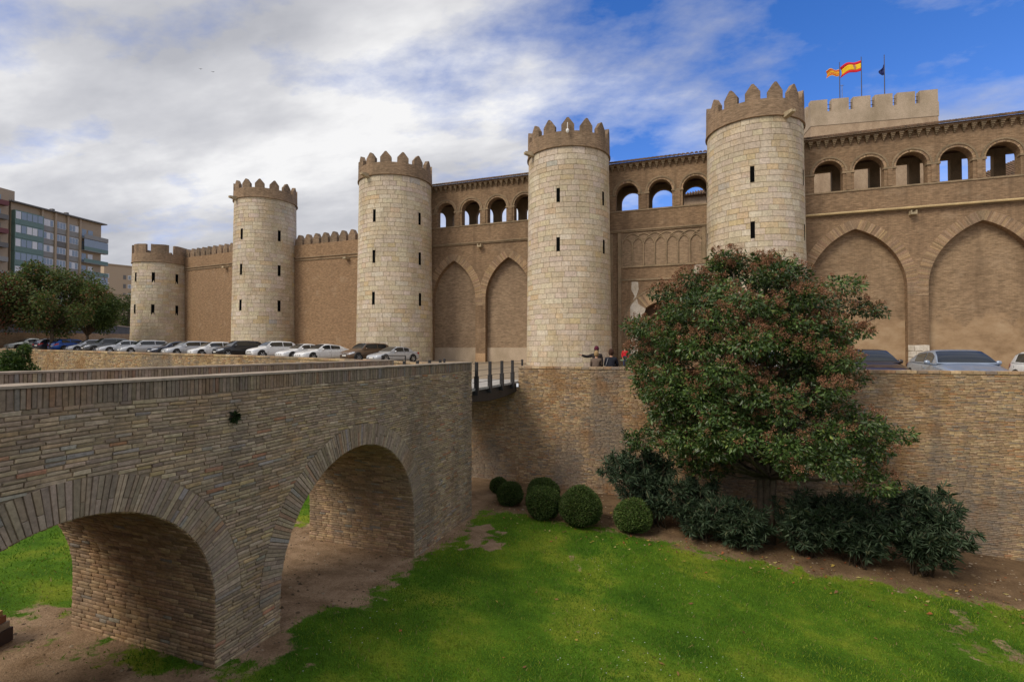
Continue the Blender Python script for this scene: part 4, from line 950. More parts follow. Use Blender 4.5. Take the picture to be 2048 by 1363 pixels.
# inner pavilion roof seen through the gallery arches
def pavilion(x0, x1, y0, zwall, zr, label):
    root = empty('inner_pavilion', ((x0 + x1) / 2, y0, 0), 0, label, 'building')
    MB().box((x0 + 0.7, y0 + 0.7, 0), (x1 - 0.7, y0 + 9, zwall)).build('wall', 'keep_stone', root)
    k = MB(); c = ((x0 + x1) / 2, y0 + 4.8, zr); e = [(x0, y0, zwall - 0.1), (x1, y0, zwall - 0.1), (x1, y0 + 9.6, zwall - 0.1), (x0, y0 + 9.6, zwall - 0.1)]
    for a, b in zip(e, e[1:] + e[:1]): k.face([a, b, c])
    k.face(e[::-1]); k.build('roof', 'roof_tile', root)
    k = MB(); x = x0
    while x < x1:
        f = min((x - x0), (x1 - x)) / ((x1 - x0) / 2); f = min(1, f)
        k.tube([(x, y0 - 0.02, zwall + 0.0), (x + (c[0] - x) * 0.0, y0 + 4.8 * f, zwall + (zr - zwall) * f)], 0.09, 5); x += 0.3
    o = k.build('roof_tiles', 'roof_tile', root); o['kind'] = 'stuff'
pavilion(-2.6, 8.0, 64, 20.0, 22.0, 'low tiled pavilion roof glimpsed through the gallery arches above the gate')
pavilion(24.0, 36.0, 60, 17.6, 20.5, 'tiled roof corner glimpsed through the right-hand gallery arches')

# ------------------------------------------------------------------ cars
WH_T = MB().lathe([(0.20, -0.10), (0.30, -0.11), (0.325, -0.07), (0.325, 0.07), (0.30, 0.11), (0.20, 0.10)], (0, 0, 0), 22).mesh('tyre', 'tyre', smooth=True)
def rim_mesh():
    k = MB(); k.lathe([(0.0, 0.085), (0.05, 0.09), (0.07, 0.075)], (0, 0, 0), 12); k.lathe([(0.185, 0.07), (0.205, 0.10), (0.215, 0.09)], (0, 0, 0), 22)
    for i in range(5):
        a = 2 * PI * i / 5; c_, s_ = math.cos(a), math.sin(a)
        k.quads([(0.04 * c_ - 0.03 * s_, 0.04 * s_ + 0.03 * c_, 0.085), (0.04 * c_ + 0.03 * s_, 0.04 * s_ - 0.03 * c_, 0.085), (0.2 * c_ + 0.045 * s_, 0.2 * s_ - 0.045 * c_, 0.095), (0.2 * c_ - 0.045 * s_, 0.2 * s_ + 0.045 * c_, 0.095)], [(0, 1, 2, 3)])
    return k.mesh('rim', 'rim')
WH_R = rim_mesh()
#            length width height cowl  roof0 roof1 rear  hoodz beltz tailz ground-clear
TYPES = dict(sedan=(4.6, 1.80, 1.45, .29, .46, .68, .84, .74, .93, .98, .19), coupe=(4.6, 1.81, 1.38, .29, .47, .64, .84, .70, .90, .95, .17),
             hatch=(4.2, 1.78, 1.48, .26, .43, .84, .985, .74, .95, 1.02, .19), wagon=(4.65, 1.80, 1.50, .27, .43, .86, .985, .75, .96, 1.02, .19),
             suv=(4.45, 1.85, 1.65, .27, .41, .84, .985, .92, 1.09, 1.12, .24), lift=(4.9, 1.95, 1.47, .28, .45, .62, .90, .72, .95, 1.02, .17))
def car(kind, paint, x, y, rz, label, z=None, emblem=None, detail=True):
    L, Wd, Hh, c0, c1, c2, c3, zh, zbelt, ztl, gc_ = TYPES[kind]
    zz_ = float(plaza_z(x)) if z is None else z
    root = empty('parked_car', (x, y, zz_), rz, label, 'car', 'cars parked on the castle plaza'); pm = 'paint_' + paint; hw0 = Wd / 2
    us = [0, .012, .035, .08, .14, .2, c0, .36, .44, .52, .6, .68, .76, .84, .9, .95, .98, 1.0]
    def ztop(u):
        return float(np.interp(u, [0, .015, .05, .15, c0, .5, c3 - 0.03, .95, .985, 1.0], [zh - .22, zh - .10, zh - .03, zh + .08, zbelt, zbelt + .02, ztl, ztl - 0.01, ztl - .06, ztl - .18]))
    def hw(u): return hw0 * float(np.interp(u, [0, .015, .05, .12, .22, .8, .93, .98, 1], [.70, .80, .90, .965, 1, 1, .95, .88, .80]))
    def zbot(u): return float(np.interp(u, [0, .03, .1, .9, .97, 1], [gc_ + .12, gc_ + .03, gc_, gc_, gc_ + .07, gc_ + .18]))
    k = MB(); rings = []
    for u in us:
        w, zt, zb = hw(u), ztop(u), zbot(u); yv = (u - 0.5) * L; hgt = zt - zb
        hf = [(0, zb), (.86 * w, zb), (.97 * w, zb + .10 * hgt), (w, zb + .38 * hgt), (.992 * w, zb + .66 * hgt), (.965 * w, zb + .84 * hgt), (.90 * w, zb + .955 * hgt), (.72 * w, zt), (.3 * w, zt + .018), (0, zt + .022)]
        rings.append([(a, yv, b) for a, b in hf] + [(-a, yv, b) for a, b in hf[-2:0:-1]])
    n = len(rings[0]); vs = [v for r_ in rings for v in r_]; fs = [(i * n + j, i * n + (j + 1) % n, (i + 1) * n + (j + 1) % n, (i + 1) * n + j) for i in range(len(us) - 1) for j in range(n)]
    k.quads(vs, fs + [tuple(range(n))[::-1], tuple((len(us) - 1) * n + j for j in range(n))]); k.build('body', pm, root, smooth=True, local=True)
    # cabin surface
    def zroof(u): return float(np.interp(u, [c0, c0 + (c1 - c0) * .5, c1, (c1 + c2) / 2, c2, (c2 + c3) / 2, c3], [ztop(c0) + .005, ztop(c0) + (Hh - ztop(c0)) * .56, Hh - .035, Hh, Hh - .05, (Hh + ztop(c3)) / 2 + .09, ztop(c3) + .01]))
    VV = [0, .5, .70, .80, .88, 1.0]
    def cab(u, v, off=0.0):
        zr, zb = zroof(u), ztop(u) - 0.04; f = (zr - zb) / (Hh - zb); wb = hw(u) * .93; wr = wb - (wb - hw0 * .70) * f
        P = [(wb, zb), (wb - (wb - wr) * .52, zb + (zr - zb) * .55), (wb - (wb - wr) * .86, zb + (zr - zb) * .86), (wr - .03, zb + (zr - zb) * .945), (wr - .14, zb + (zr - zb) * .985), (0, zr)]
        a = float(np.interp(v, VV, [p[0] for p in P])); b = float(np.interp(v, VV, [p[1] for p in P])); 
        return a + off * (0.85 if v < .78 else .2), (u - .5) * L, b + off * (0.3 if v < .78 else .95)
    cu = sorted(set([c0, c0 + (c1 - c0) * .5, c1, (c1 + c2) / 2, c2, (c2 + c3) / 2, c3])); vv = VV
    k = MB(); rings = []
    for u in cu:
        hf = [cab(u, v) for v in vv]; rings.append(hf + [(-a, b, c) for a, b, c in hf[-2::-1]])
    n = len(rings[0]); k.quads([v for r_ in rings for v in r_], [(i * n + j, (i + 1) * n + j, (i + 1) * n + j + 1, i * n + j + 1) for i in range(len(cu) - 1) for j in range(n - 1)])
    k.build('cabin', pm, root, smooth=True, local=True)
    def patch(name, us_, vs_, sides, off=0.012, mat='car_glass'):
        for sg in sides:
            k = MB(); g = [[cab(u, v, off) for v in vs_] for u in us_]
            if sg == 0: g = [r_ + [(-a, b, c) for a, b, c in r_[-2::-1]] for r_ in g]
            m_ = len(g[0]); k.quads([(a * (sg or 1), b, c) for r_ in g for a, b, c in r_], [(i * m_ + j, (i + 1) * m_ + j, (i + 1) * m_ + j + 1, i * m_ + j + 1) for i in range(len(g) - 1) for j in range(m_ - 1)]); k.build(name, mat, root, smooth=True, local=True)
    e = .012
    wr_ = [.79, .83, .88, .94, 1.0]
    patch('windscreen', [c0 + e, c0 + (c1 - c0) * .25, c0 + (c1 - c0) * .5, c0 + (c1 - c0) * .75, c1 - e], wr_, (0,))
    patch('rear_window', [c2 + e * 2 if kind in ('sedan', 'coupe', 'lift') else c2 + (c3 - c2) * .12, (c2 + c3) / 2, c3 - (c3 - c2) * .22], wr_, (0,))
    mid = (c1 + c2) / 2 + .015 if kind != 'coupe' else c2 - .03
    sv_ = [.10, .3, .5, .66]
    patch('side_window', [c0 + (c1 - c0) * .62, c1, (c1 + mid) / 2, mid - .008], sv_, (-1, 1))
    rr = c2 + (c3 - c2) * (.45 if kind not in ('hatch', 'suv', 'wagon') else .1)
    patch('side_window', [mid + .008, (mid + c2) / 2, c2 if c2 < rr else rr - .01, rr], sv_, (-1, 1))
    for fu, nm_ in ((.185, 'f'), (.815, 'r')):
        for sg in (-1, 1):
            yv = (fu - .5) * L; ks = 1.0 if kind != 'suv' else 1.12
            k = MB(); k.lathe([(0, 0), (.385 * ks, 0), (.40 * ks, -.03)], (0, 0, 0), 24); me = k.mesh('wheel_arch', 'black_plastic')
            o = linkobj('wheel_arch', me, root, (sg * (hw(fu) + .004), yv, .325 * ks + 0.02)); o.rotation_euler = (0, sg * PI / 2, 0)
            w_ = linkobj('wheel', WH_T, root, (sg * (hw(fu) - .075), yv, .325 * ks)); w_.rotation_euler = (0, sg * PI / 2, 0); w_.scale = (ks, ks, 1)
            r2 = linkobj('rim', WH_R, w_)
    fr = -L / 2
    def bodypt(u, f, off):   # point on the nose or tail side at height fraction
        w, zt, zb = hw(u), ztop(u), zbot(u); return w, (u - .5) * L, zb + f * (zt - zb)
    for sg in (-1, 1):
        k = MB(); pts = []
        for u, lo, hi in ((.006, .70, .93), (.03, .68, .90), (.075, .72, .89), (.105, .76, .87)):
            w = hw(u); zt, zb = ztop(u), zbot(u); pts.append([(sg * (w * .985 + .012), (u - .5) * L - .014, zb + lo * (zt - zb)), (sg * (w * .93 + .012), (u - .5) * L - .014, zb + hi * (zt - zb))])
        w = hw(0) * .62; zt, zb = ztop(0.0), zbot(0.0); pts.insert(0, [(sg * w, fr - .012, zb + .72 * (zt - zb)), (sg * w, fr - .008, zb + .93 * (zt - zb))])
        k.quads([p for a in pts for p in a], [(i * 2, i * 2 + 1, i * 2 + 3, i * 2 + 2) for i in range(4)]); k.build('headlight', 'lamp_glass', root, smooth=True, local=True)
        k = MB(); pts = []
        for u, lo, hi in ((1.0, .68, .93), (.985, .66, .94), (.95, .70, .92), (.93, .76, .9)):
            w = hw(u); zt, zb = ztop(u), zbot(u); pts.append([(sg * (w * .985 + .012), (u - .5) * L + .012, zb + lo * (zt - zb)), (sg * (w * .95 + .012), (u - .5) * L + .012, zb + hi * (zt - zb))])
        w = hw(1) * .6; zt, zb = ztop(1.0), zbot(1.0); pts.insert(0, [(sg * w, L / 2 + .012, zb + .7 * (zt - zb)), (sg * w, L / 2 + .012, zb + .93 * (zt - zb))])
        k.quads([p for a in pts for p in a], [(i * 2, i * 2 + 1, i * 2 + 3, i * 2 + 2) for i in range(4)]); k.build('tail_light', 'tail_red', root, smooth=True, local=True)
        xm, ym, zm = cab(c0 + (c1 - c0) * .55, .02); k = MB(); k.lathe([(0, -.09), (.06, -.075), (.085, 0), (.07, .06), (0, .085)], (sg * (xm + .14), ym, zm + .06), 10, (1.15, .8)); k.tube([(sg * (xm - .03), ym, zm + .0), (sg * (xm + .1), ym, zm + .02)], .025, 6)
        k.build('mirror', pm, root, smooth=True, local=True)
        k = MB(); yv = (mid - .03 - .5) * L; xx = hw(mid) * .998; k.box((min(sg * (xx - .02), sg * (xx + .018)), yv - .1, zbelt - .19), (max(sg * (xx - .02), sg * (xx + .018)), yv + .07, zbelt - .16)); k.build('door_handle', pm, root, local=True)
        k = MB()
        for ud in (c0 + .03, mid, rr):
            w = hw(ud); zt, zb = ztop(ud), zbot(ud); yv = (ud - .5) * L; k.quads([(sg * (w * .972 + .004), yv, zb + .12 * (zt - zb)), (sg * (w + .004), yv, zb + .40 * (zt - zb)), (sg * (w * .968 + .006), yv, zb + .84 * (zt - zb)), (sg * (w * .968 + .006), yv + .014, zb + .84 * (zt - zb)), (sg * (w + .004), yv + .014, zb + .40 * (zt - zb)), (sg * (w * .972 + .004), yv + .014, zb + .12 * (zt - zb))], [(0, 1, 4, 5), (1, 2, 3, 4)])
        k.build('door_seam', 'black_plastic', root, local=True)
    zt, zb = ztop(0.0), zbot(0.0); w = hw(0)
    k = MB().box((-w * .55, fr - .012, zb + .62 * (zt - zb)), (w * .55, fr + .02, zb + .92 * (zt - zb))); k.build('grille', 'black_plastic', root, local=True)
    MB().box((-w * .85, fr - .008, zb + .05), (w * .85, fr + .03, zb + .30 * (zt - zb))).build('air_intake', 'black_plastic', root, local=True)
    MB().box((-.26, fr - .022, zb + .36 * (zt - zb)), (.26, fr - .013, zb + .36 * (zt - zb) + .11)).build('number_plate', 'plate_white', root, local=True)
    zt, zb = ztop(1.0), zbot(1.0); MB().box((-.26, L / 2 + .004, zb + .45 * (zt - zb)), (.26, L / 2 + .014, zb + .45 * (zt - zb) + .11)).build('number_plate', 'plate_white', root, local=True)
    zt, zb = ztop(0.0), zbot(0.0)
    if emblem == 'diamond':
        zc = zb + .78 * (zt - zb) + .02; k = MB()
        for a in ((0, .15), (.09, 0), (0, -.15), (-.09, 0)): pass
        o_, i_ = [(0, .15), (.095, 0), (0, -.15), (-.095, 0)], [(0, .08), (.05, 0), (0, -.08), (-.05, 0)]
        k.quads([(a, fr - .03, zc + b) for a, b in o_] + [(a, fr - .03, zc + b) for a, b in i_] , [(j, (j + 1) % 4, 4 + (j + 1) % 4, 4 + j) for j in range(4)]); k.build('emblem', 'chrome', root, local=True)
        MB().box((-w * .95, fr - .02, zc - .03), (-.1, fr - .012, zc + .01)).box((.1, fr - .02, zc - .03), (w * .95, fr - .012, zc + .01)).build('grille_bar', 'chrome', root, local=True)
    elif emblem == 'oval':
        k = MB(); k.face([(.08 * math.cos(t), fr - .025, zb + .8 * (zt - zb) + .045 * math.sin(t)) for t in np.linspace(0, 2 * PI, 17)[:-1]]); k.build('emblem', 'chrome', root, local=True)
    return root
YC = 36.0
ROW = [  # type, paint, nose x, label
    ('coupe', 'silver', -24.8, 'silver coupe parked last at the right end of the row, behind the hoop barrier', None),
    ('suv', 'brown', -27.6, 'metallic brown crossover with diamond emblem, parked beside the silver coupe', 'diamond'),
    ('lift', 'white', -32.3, 'white fastback saloon parked next to the brown crossover', 'oval'),
    ('sedan', 'white', -35.1, 'low white saloon squeezed between white fastback and white sports utility car', 'oval'),
    ('suv', 'white', -38.5, 'tall white sports utility car with black grille, right of the glossy black high car', 'oval'),
    ('suv', 'black', -42.6, 'glossy black high car parked beside the tall white sports utility car', None),
    ('hatch', 'white', -45.6, 'white hatchback on the left side of the black high car', None),
    ('wagon', 'silver', -49.2, 'pale silver estate car second left of the black high car', None),
    ('sedan', 'navy', -51.9, 'dark navy saloon tucked between two silver estates', None),
    ('wagon', 'silver', -56.4, 'large silver estate in front of the low corner tower', None),
    ('sedan', 'silver', -59.2, 'silver saloon half hidden behind the large silver estate', None),
    ('suv', 'grey', -62.2, 'dark grey crossover parked left of the corner tower', None),
    ('hatch', 'silver', -65.0, 'silver hatchback half hidden between grey crossover and blue car', None)]
for i, (t, p, xn, lab, em) in enumerate(ROW):
    Lc = TYPES[t][0]; car(t, p, xn, YC + Lc / 2 + random.uniform(-.35, .35), R(-17 + random.uniform(-2, 2)), lab, emblem=em)
for t, p, xn, yn, rz, lab in [('hatch', 'blue', -68.6, 38.6, PI, 'bright blue hatchback seen from behind'), ('wagon', 'navy', -72.8, 39.6, PI - .05, 'dark navy estate with red tail lights seen from behind'),
                              ('sedan', 'palegreen', -76.5, 38.4, 0, 'pale greenish saloon left of the navy estate'), ('sedan', 'white', -79.5, 38.2, 0, 'white saloon near the left edge of the row'), ('suv', 'white', -84.3, 39.8, PI, 'white high car at the far left end of the row')]:
    car(t, p, xn, yn, rz, lab)
car('lift', 'silverblue', 9.1, 23.9, R(-2), 'pale blue-grey fastback facing us above the moat wall, right of the tree', z=0.06)
car('sedan', 'darkbrown', 6.3, 24.1, R(2), 'dark brown saloon partly hidden by the big tree crown', z=0.10)
car('hatch', 'white', 12.55, 24.3, 0, 'white car cut off by the right edge of the picture', z=0.02)
car('hatch', 'white', 2.6, 25.0, R(3), 'white hatchback mostly hidden behind the big tree', z=0.02)

# ------------------------------------------------------------------ people
def skin_mesh(name, joints, edges, mat, parent, root=0, sub=1):
    me = bpy.data.meshes.new(name); me.from_pydata([j[0] for j in joints], edges, []); o = bpy.data.objects.new(name, me); COL.objects.link(o)
    md = o.modifiers.new('skin', 'SKIN'); md.use_smooth_shade = True
    for i, j in enumerate(joints):
        sv_ = me.skin_vertices[0].data[i]; r_ = j[1]; sv_.radius = (r_, r_) if not hasattr(r_, '__len__') else r_; sv_.use_root = (i == root)
    o.modifiers.new('sub', 'SUBSURF').levels = sub; o.modifiers['sub'].render_levels = sub
    dg = bpy.context.evaluated_depsgraph_get(); ev = o.evaluated_get(dg); m2 = bpy.data.meshes.new_from_object(ev)
    m2.materials.clear(); m2.materials.append(MATS[mat]); m2.polygons.foreach_set('use_smooth', np.ones(len(m2.polygons), bool))
    bpy.data.objects.remove(o); m2.name = name; return linkobj(name, m2, parent)
def person(x, y, z, rz, label, pose, top, bottom, hair, hat=None, long_hair=False, strap=False, sc=1.0):
    """local: facing -Y, feet at z=0 when standing; seated: hip at z=0.1 above the origin"""
    root = empty('person', (x, y, z), rz, label, 'person'); root.scale = (sc, sc, sc)
    if pose == 'sit':
        hip = 0.10; sh = 0.52; fwd = -0.10; hd = 0.74; hy = -0.16
        leg = lambda s: [(s * .09, 0, hip), (s * .11, -.42, hip + .02), (s * .11, -.50, -.36), (s * .11, -.62, -.40)]
        arm = lambda s: [(s * .19, fwd, sh - .02), (s * .25, fwd - .08, sh - .27), (s * .14, fwd - .32, sh - .32), (s * .08, fwd - .40, sh - .32)]
    else:
        hip = 0.92; sh = 1.40; fwd = 0; hd = 1.60; hy = -.02
        leg = lambda s: [(s * .09, 0, hip), (s * .10, -.02, .50), (s * .10, .02, .08), (s * .11, -.14, .045)]
        arm = lambda s: ([(s * .19, fwd, sh - .03), (s * .42, -.12, sh - .10), (s * .66, -.24, sh - .02), (s * .75, -.28, sh + .0)] if (s > 0 and pose == 'point') else [(s * .19, fwd, sh - .03), (s * .24, .02, sh - .31), (s * .22, -.12, sh - .54), (s * .21, -.16, sh - .62)])
    Vb = Vector
    J = [((0, 0, hip), (.13, .10)), ((0, fwd * .5, (hip + sh) / 2), (.13, .095)), ((0, fwd, sh - .05), (.135, .09)), ((0, fwd + hy * .3, sh + .06), .05), ((0, hy, hd - .04), (.072, .085)), ((0, hy, hd + .07), (.07, .085))]
    E = [(0, 1), (1, 2), (2, 3), (3, 4), (4, 5)]
    for s in (-1, 1):
        b = len(J); lg = leg(s); J += [(lg[0], .085), (lg[1], .062), (lg[2], .042), (lg[3], .035)]; E += [(0, b), (b, b + 1), (b + 1, b + 2), (b + 2, b + 3)]
        b = len(J); a = arm(s); J += [(a[0], .055), (a[1], .045), (a[2], .033), (a[3], (.035, .018))]; E += [(2, b), (b, b + 1), (b + 1, b + 2), (b + 2, b + 3)]
        dv = (Vb(a[3]) - Vb(a[2])).normalized(); sd_ = dv.cross(Vb((0, 0, 1))).normalized() if abs(dv.z) < .9 else Vb((1, 0, 0))
        w = b + 3
        for f, l_ in zip((-1.5, -.5, .5, 1.5), (.065, .08, .075, .058)):
            b2 = len(J); p0 = Vb(a[3]) + sd_ * f * .017 + dv * .03; p1 = p0 + dv * l_ * .55; p2 = p1 + dv * l_ * .4 - Vb((0, 0, .012)); J += [(p0, .0095), (p1, .0085), (p2, .007)]; E += [(w, b2), (b2, b2 + 1), (b2 + 1, b2 + 2)]
        b2 = len(J); p0 = Vb(a[3]) + sd_ * .045 * s - dv * .0; J += [(p0, .011), (p0 + dv * .045 + sd_ * .012 * s, .008)]; E += [(w, b2), (b2, b2 + 1)]
    skin_mesh('body', J, E, 'skin', root)
    # coat
    g = 0.035
    J = [((0, 0.01, hip - .10), (.20, .145)), ((0, 0, hip + .08), (.19, .14)), ((0, fwd * .5, (hip + sh) / 2 + .05), (.185, .135)), ((0, fwd, sh - .06), (.175, .115)), ((0, fwd + hy * .25, sh + .045), .075)]
    E = [(0, 1), (1, 2), (2, 3), (3, 4)]
    for s in (-1, 1):
        b = len(J); a = arm(s); J += [(a[0], .085), (a[1], .07), (Vb(a[2]).lerp(Vb(a[3]), -.05), .052)]; E += [(3, b), (b, b + 1), (b + 1, b + 2)]
    skin_mesh('jacket', J, E, top, root)
    J = [((0, 0, hip - .02), (.15, .125))]; E = []
    for s in (-1, 1):
        b = len(J); lg = leg(s); J += [(lg[0], .105), (lg[1], .082), (Vb(lg[2]) + Vb((0, 0, .05)), .065)]; E += [(0, b), (b, b + 1), (b + 1, b + 2)]
        k = MB(); p = Vb(lg[3]); k.lathe([(0, -.045), (.055, -.045), (.06, -.01), (.045, .045), (0, .06)], (p.x, p.y + .06, p.z), 10, (.85, 2.2)); k.build('shoe', 'shoe', root, smooth=True, local=True)
    skin_mesh('trousers', J, E, bottom, root)
    k = MB(); prof = [(0, .150), (.05, .142), (.085, .112), (.103, .06), (.105, 0.0), (.095, -.06), (.06, -.10)]
    def shell(dx, scl, a0, a1, mt, nm):
        k = MB(); k.lathe([(r_ * scl, z_ * scl) for r_, z_ in prof[:dx]], (0, hy + .012, hd + .02), 20, (.92, 1.08), a0, a1); k.build(nm, mt, root, smooth=True, local=True)
    shell(7, 1.06, R(-10), R(190), hair, 'hair'); shell(4, 1.06, 0, 2 * PI, hair, 'hair')
    if long_hair:
        k = MB(); k.lathe([(.06, .02), (.10, -.06), (.09, -.16), (.03, -.2)], (0, hy + .05, hd), 14, (1, .6)); k.build('hair', hair, root, smooth=True, local=True)
    if hat: shell(5, 1.14, 0, 2 * PI, hat, 'knit_hat'); MB().lathe([(.118, .045), (.125, .03), (.122, .0), (.112, -.005)], (0, hy + .012, hd + .04), 20, (.92, 1.08)).build('hat_brim', hat, root, smooth=True, local=True)
    for s in (-1, 1):
        MB().lathe([(0, .012), (.011, .006), (.012, 0), (0, -.012)], (s * .032, hy - .085, hd + .02), 8).build('eye', 'eye', root, local=True)
        MB().lathe([(0, .03), (.014, .015), (.014, -.015), (0, -.028)], (s * .08, hy + .01, hd), 8).build('ear', 'skin', root, smooth=True, local=True)
    MB().quads([(-.006, hy - .08, hd + .02), (.006, hy - .08, hd + .02), (.017, hy - .083, hd - .03), (-.017, hy - .083, hd - .03), (0, hy - .115, hd - .025)], [(0, 1, 4), (1, 2, 4), (2, 3, 4), (3, 0, 4)]) if False else None
    k = MB(); k.quads([(-.006, hy - .08, hd + .02), (.006, hy - .08, hd + .02), (.017, hy - .083, hd - .03), (-.017, hy - .083, hd - .03), (0, hy - .115, hd - .025)], [(0, 1, 4), (1, 2, 4), (2, 3, 4), (3, 0, 4)]); k.build('nose', 'skin', root, local=True)
    MB().box((-.025, hy - .091, hd - .058), (.025, hy - .08, hd - .05)).build('mouth', 'maroon', root, local=True)
    if strap: MB().tube([(.10, fwd + .11, sh + .02), (.15, .15, (hip + sh) / 2), (.2, .13, hip)], .014, 6).build('bag_strap', 'strap', root, local=True)
    return root
ztw = 0.885
person(-3.93, 20.78, 0.64, PI, 'person with pale hair in grey-brown hooded jacket sitting on the moat wall, back to us', 'sit', 'jacket_grey', 'trouser', 'blonde', sc=0.92)
person(-3.33, 20.78, 0.64, PI, 'dark-haired person in black coat sitting on the moat wall, back to us', 'sit', 'coat_navy', 'trouser', 'brown_hair', strap=True, sc=1.0)
person(-4.05, 21.6, 0.0, R(4), 'person in maroon knit hat pointing one arm, facing the two seated people', 'point', 'jacket_dark', 'trouser', 'brown_hair', hat='maroon', sc=1.0).scale = (-.94, .94, .94)
person(-5.75, 43.3, 0.0, R(20), 'person in red top standing at the gate, half hidden by the tree', 'stand', 'red_cloth', 'jeans', 'brown_hair', sc=1.0)

# ------------------------------------------------------------------ plants
def tubes(name, paths, mat, parent):
    k = MB()
    for pts, rad in paths: k.tube(pts, rad, 7)
    return k.build(name, mat, parent, smooth=True)
# the big tree: glossy privet-like crown with rusty seed heads
TX, TY = 1.95, 17.6; tz = float(moat_z(TX, TY))
tree = empty('privet_tree', (TX, TY, tz), 0, 'big glossy evergreen tree with rusty seed clusters in front of the moat wall', 'tree')
ZL_ = [-2.9, -2.2, -1.6, -.85, -.07, .56, 1.8, 2.5, 3.06, 3.7, 4.3, 4.9]
LW_ = [.8, 2.0, 3.3, 3.5, 3.4, 3.7, 4.0, 3.6, 2.9, 1.7, 1.1, .3]; RW_ = [1.8, 3.2, 3.5, 3.3, 3.2, 2.8, 2.5, 2.4, 2.0, 1.2, 0.5, .2]
cl = []; random.seed(21)
tries = 0
while len(cl) < 190 and tries < 9000:
    tries += 1
    z = random.uniform(-2.5, 4.3); a = random.uniform(0, 2 * PI); f = random.uniform(.35, 1.0) ** .6
    wx = np.interp(z, ZL_, RW_) if math.cos(a) > 0 else np.interp(z, ZL_, LW_); wy = min(2.7, max(wx * .75, .3))
    # screen axes: right and depth of the view, so the crown is an upright irregular egg
    u = math.cos(a) * wx * f; v = math.sin(a) * wy * f
    if z < -1.75 and abs(u) < .95: continue
    p = Vector((TX - 0.35 + u * .94 - v * -.342 * 0.3, TY - .1 - u * .25 * 0.9 + v, z))
    if p.y > YW - .55 and z < 1.3: continue
    r_ = random.uniform(.34, .66) * (0.8 if z > 4 else 1)
    if all((p - c).length > .42 * (r_ + r2) for c, r2 in cl): cl.append((p, r_))
for px, py, dd, r_ in ((1690, 572, 16.2, .5), (1738, 622, 16.0, .38), (1765, 628, 15.9, .2), (1700, 615, 16.4, .5), (1335, 590, 16.2, .5), (1290, 655, 16.2, .5), (1800, 872, 15.0, .38), (1490, 530, 16.3, .55), (1450, 520, 16.2, .45), (1545, 535, 16.0, .42),
                       (1385, 560, 16.2, .45), (1640, 700, 15.6, .55), (1740, 900, 15.0, .5), (1280, 880, 16.4, .5), (1330, 830, 16.2, .5), (1690, 660, 16.2, .42), (1725, 665, 16.0, .3)): cl.append((ray_at(px, py, dd), r_))
cen = []; nrm = []; sh_ = []
for p, r_ in cl:
    n = int(640 * (r_ / .58) ** 2); d_ = unit(n); d_[:, 2] = d_[:, 2] * .8 + .12; rr = r_ * RNG.uniform(.45, 1.08, n)[:, None]
    c = np.array(p) + d_ * rr * np.array([1.1, 1.0, .78]); cen.append(c); nrm.append(d_); sh_.append(np.full(n, RNG.uniform(.6, 1.4)))
cen = np.concatenate(cen); nrm = np.concatenate(nrm); sh_ = np.concatenate(sh_)
ok = ~((cen[:, 1] > YW - .08) & (cen[:, 2] < .95)); cen, nrm, sh_ = cen[ok], nrm[ok], sh_[ok]
cols = pick([(.042, .078, .022), (.062, .108, .028), (.095, .150, .038), (.15, .19, .045), (.13, .075, .035)], [5, 5, 3, 1.2, .9], len(cen)) * sh_[:, None]
V, F, C = leaf_cloud(cen, nrm, .115 * RNG.uniform(.6, 1.3, len(cen)), .46, cols, .45, .65); big_mesh('crown', V, F, 'leaf_gloss', tree, C)
cen = []
for p, r_ in cl:
    k = int((RNG.integers(8, 19) if p.z > .3 else RNG.integers(2, 9)) * (1.5 if RNG.random() < .5 else .35))
    d_ = unit(k); d_[:, 2] = np.abs(d_[:, 2]) * .9 + .1; d_[:, 1] = -np.abs(d_[:, 1]) * np.where(RNG.random(k) < .75, 1, -1); d_ /= np.linalg.norm(d_, axis=1, keepdims=True); base = np.array(p) + d_ * r_ * np.array([1.1, 1, .85])
    for b, dd in zip(base, d_):
        m_ = 60; t = RNG.random(m_)[:, None]; cen.append(b + dd * t * .13 + RNG.normal(0, 1, (m_, 3)) * .065 * (1.15 - t))
cen = np.concatenate(cen); ok = ~((cen[:, 1] > YW - .06) & (cen[:, 2] < .95)); cen = cen[ok]; n = len(cen)
V, F, C = leaf_cloud(cen, unit(n), .034, .8, pick([(.27, .125, .075), (.20, .10, .055), (.33, .17, .115), (.15, .10, .045)], [4, 3, 2, 2], n), 0, .5); o = big_mesh('seed_clusters', V, F, 'seed', tree, C); o['kind'] = 'stuff'
br = []
for dx, top in ((-.14, (-.9, -.3)), (.12, (.8, -.2)), (0.0, (.1, .5))):
    br.append(([(TX + dx, TY, tz - .1), (TX + dx * 1.2, TY + .02, tz + 1.2), (TX + dx * 1.5 + .02, TY, tz + 2.1), (TX + dx * 2.5, TY + top[1] * .3, tz + 3.2), (TX + dx * 3 + top[0] * .6, TY + top[1], tz + 5.5), (TX + top[0], TY + top[1], tz + 8.3)], [.13, .105, .095, .085, .06, .02]))
for p, r_ in cl[::2]:
    s = Vector((TX + random.uniform(-.2, .2), TY, min(max(tz + 2.0, p.z - 1.6), tz + 7.2))); e = Vector(p); md = s.lerp(e, .5) + Vector((0, 0, -.15)); br.append(([s, md, e], [.055, .035, .012]))
tubes('trunk', br, 'bark', tree)

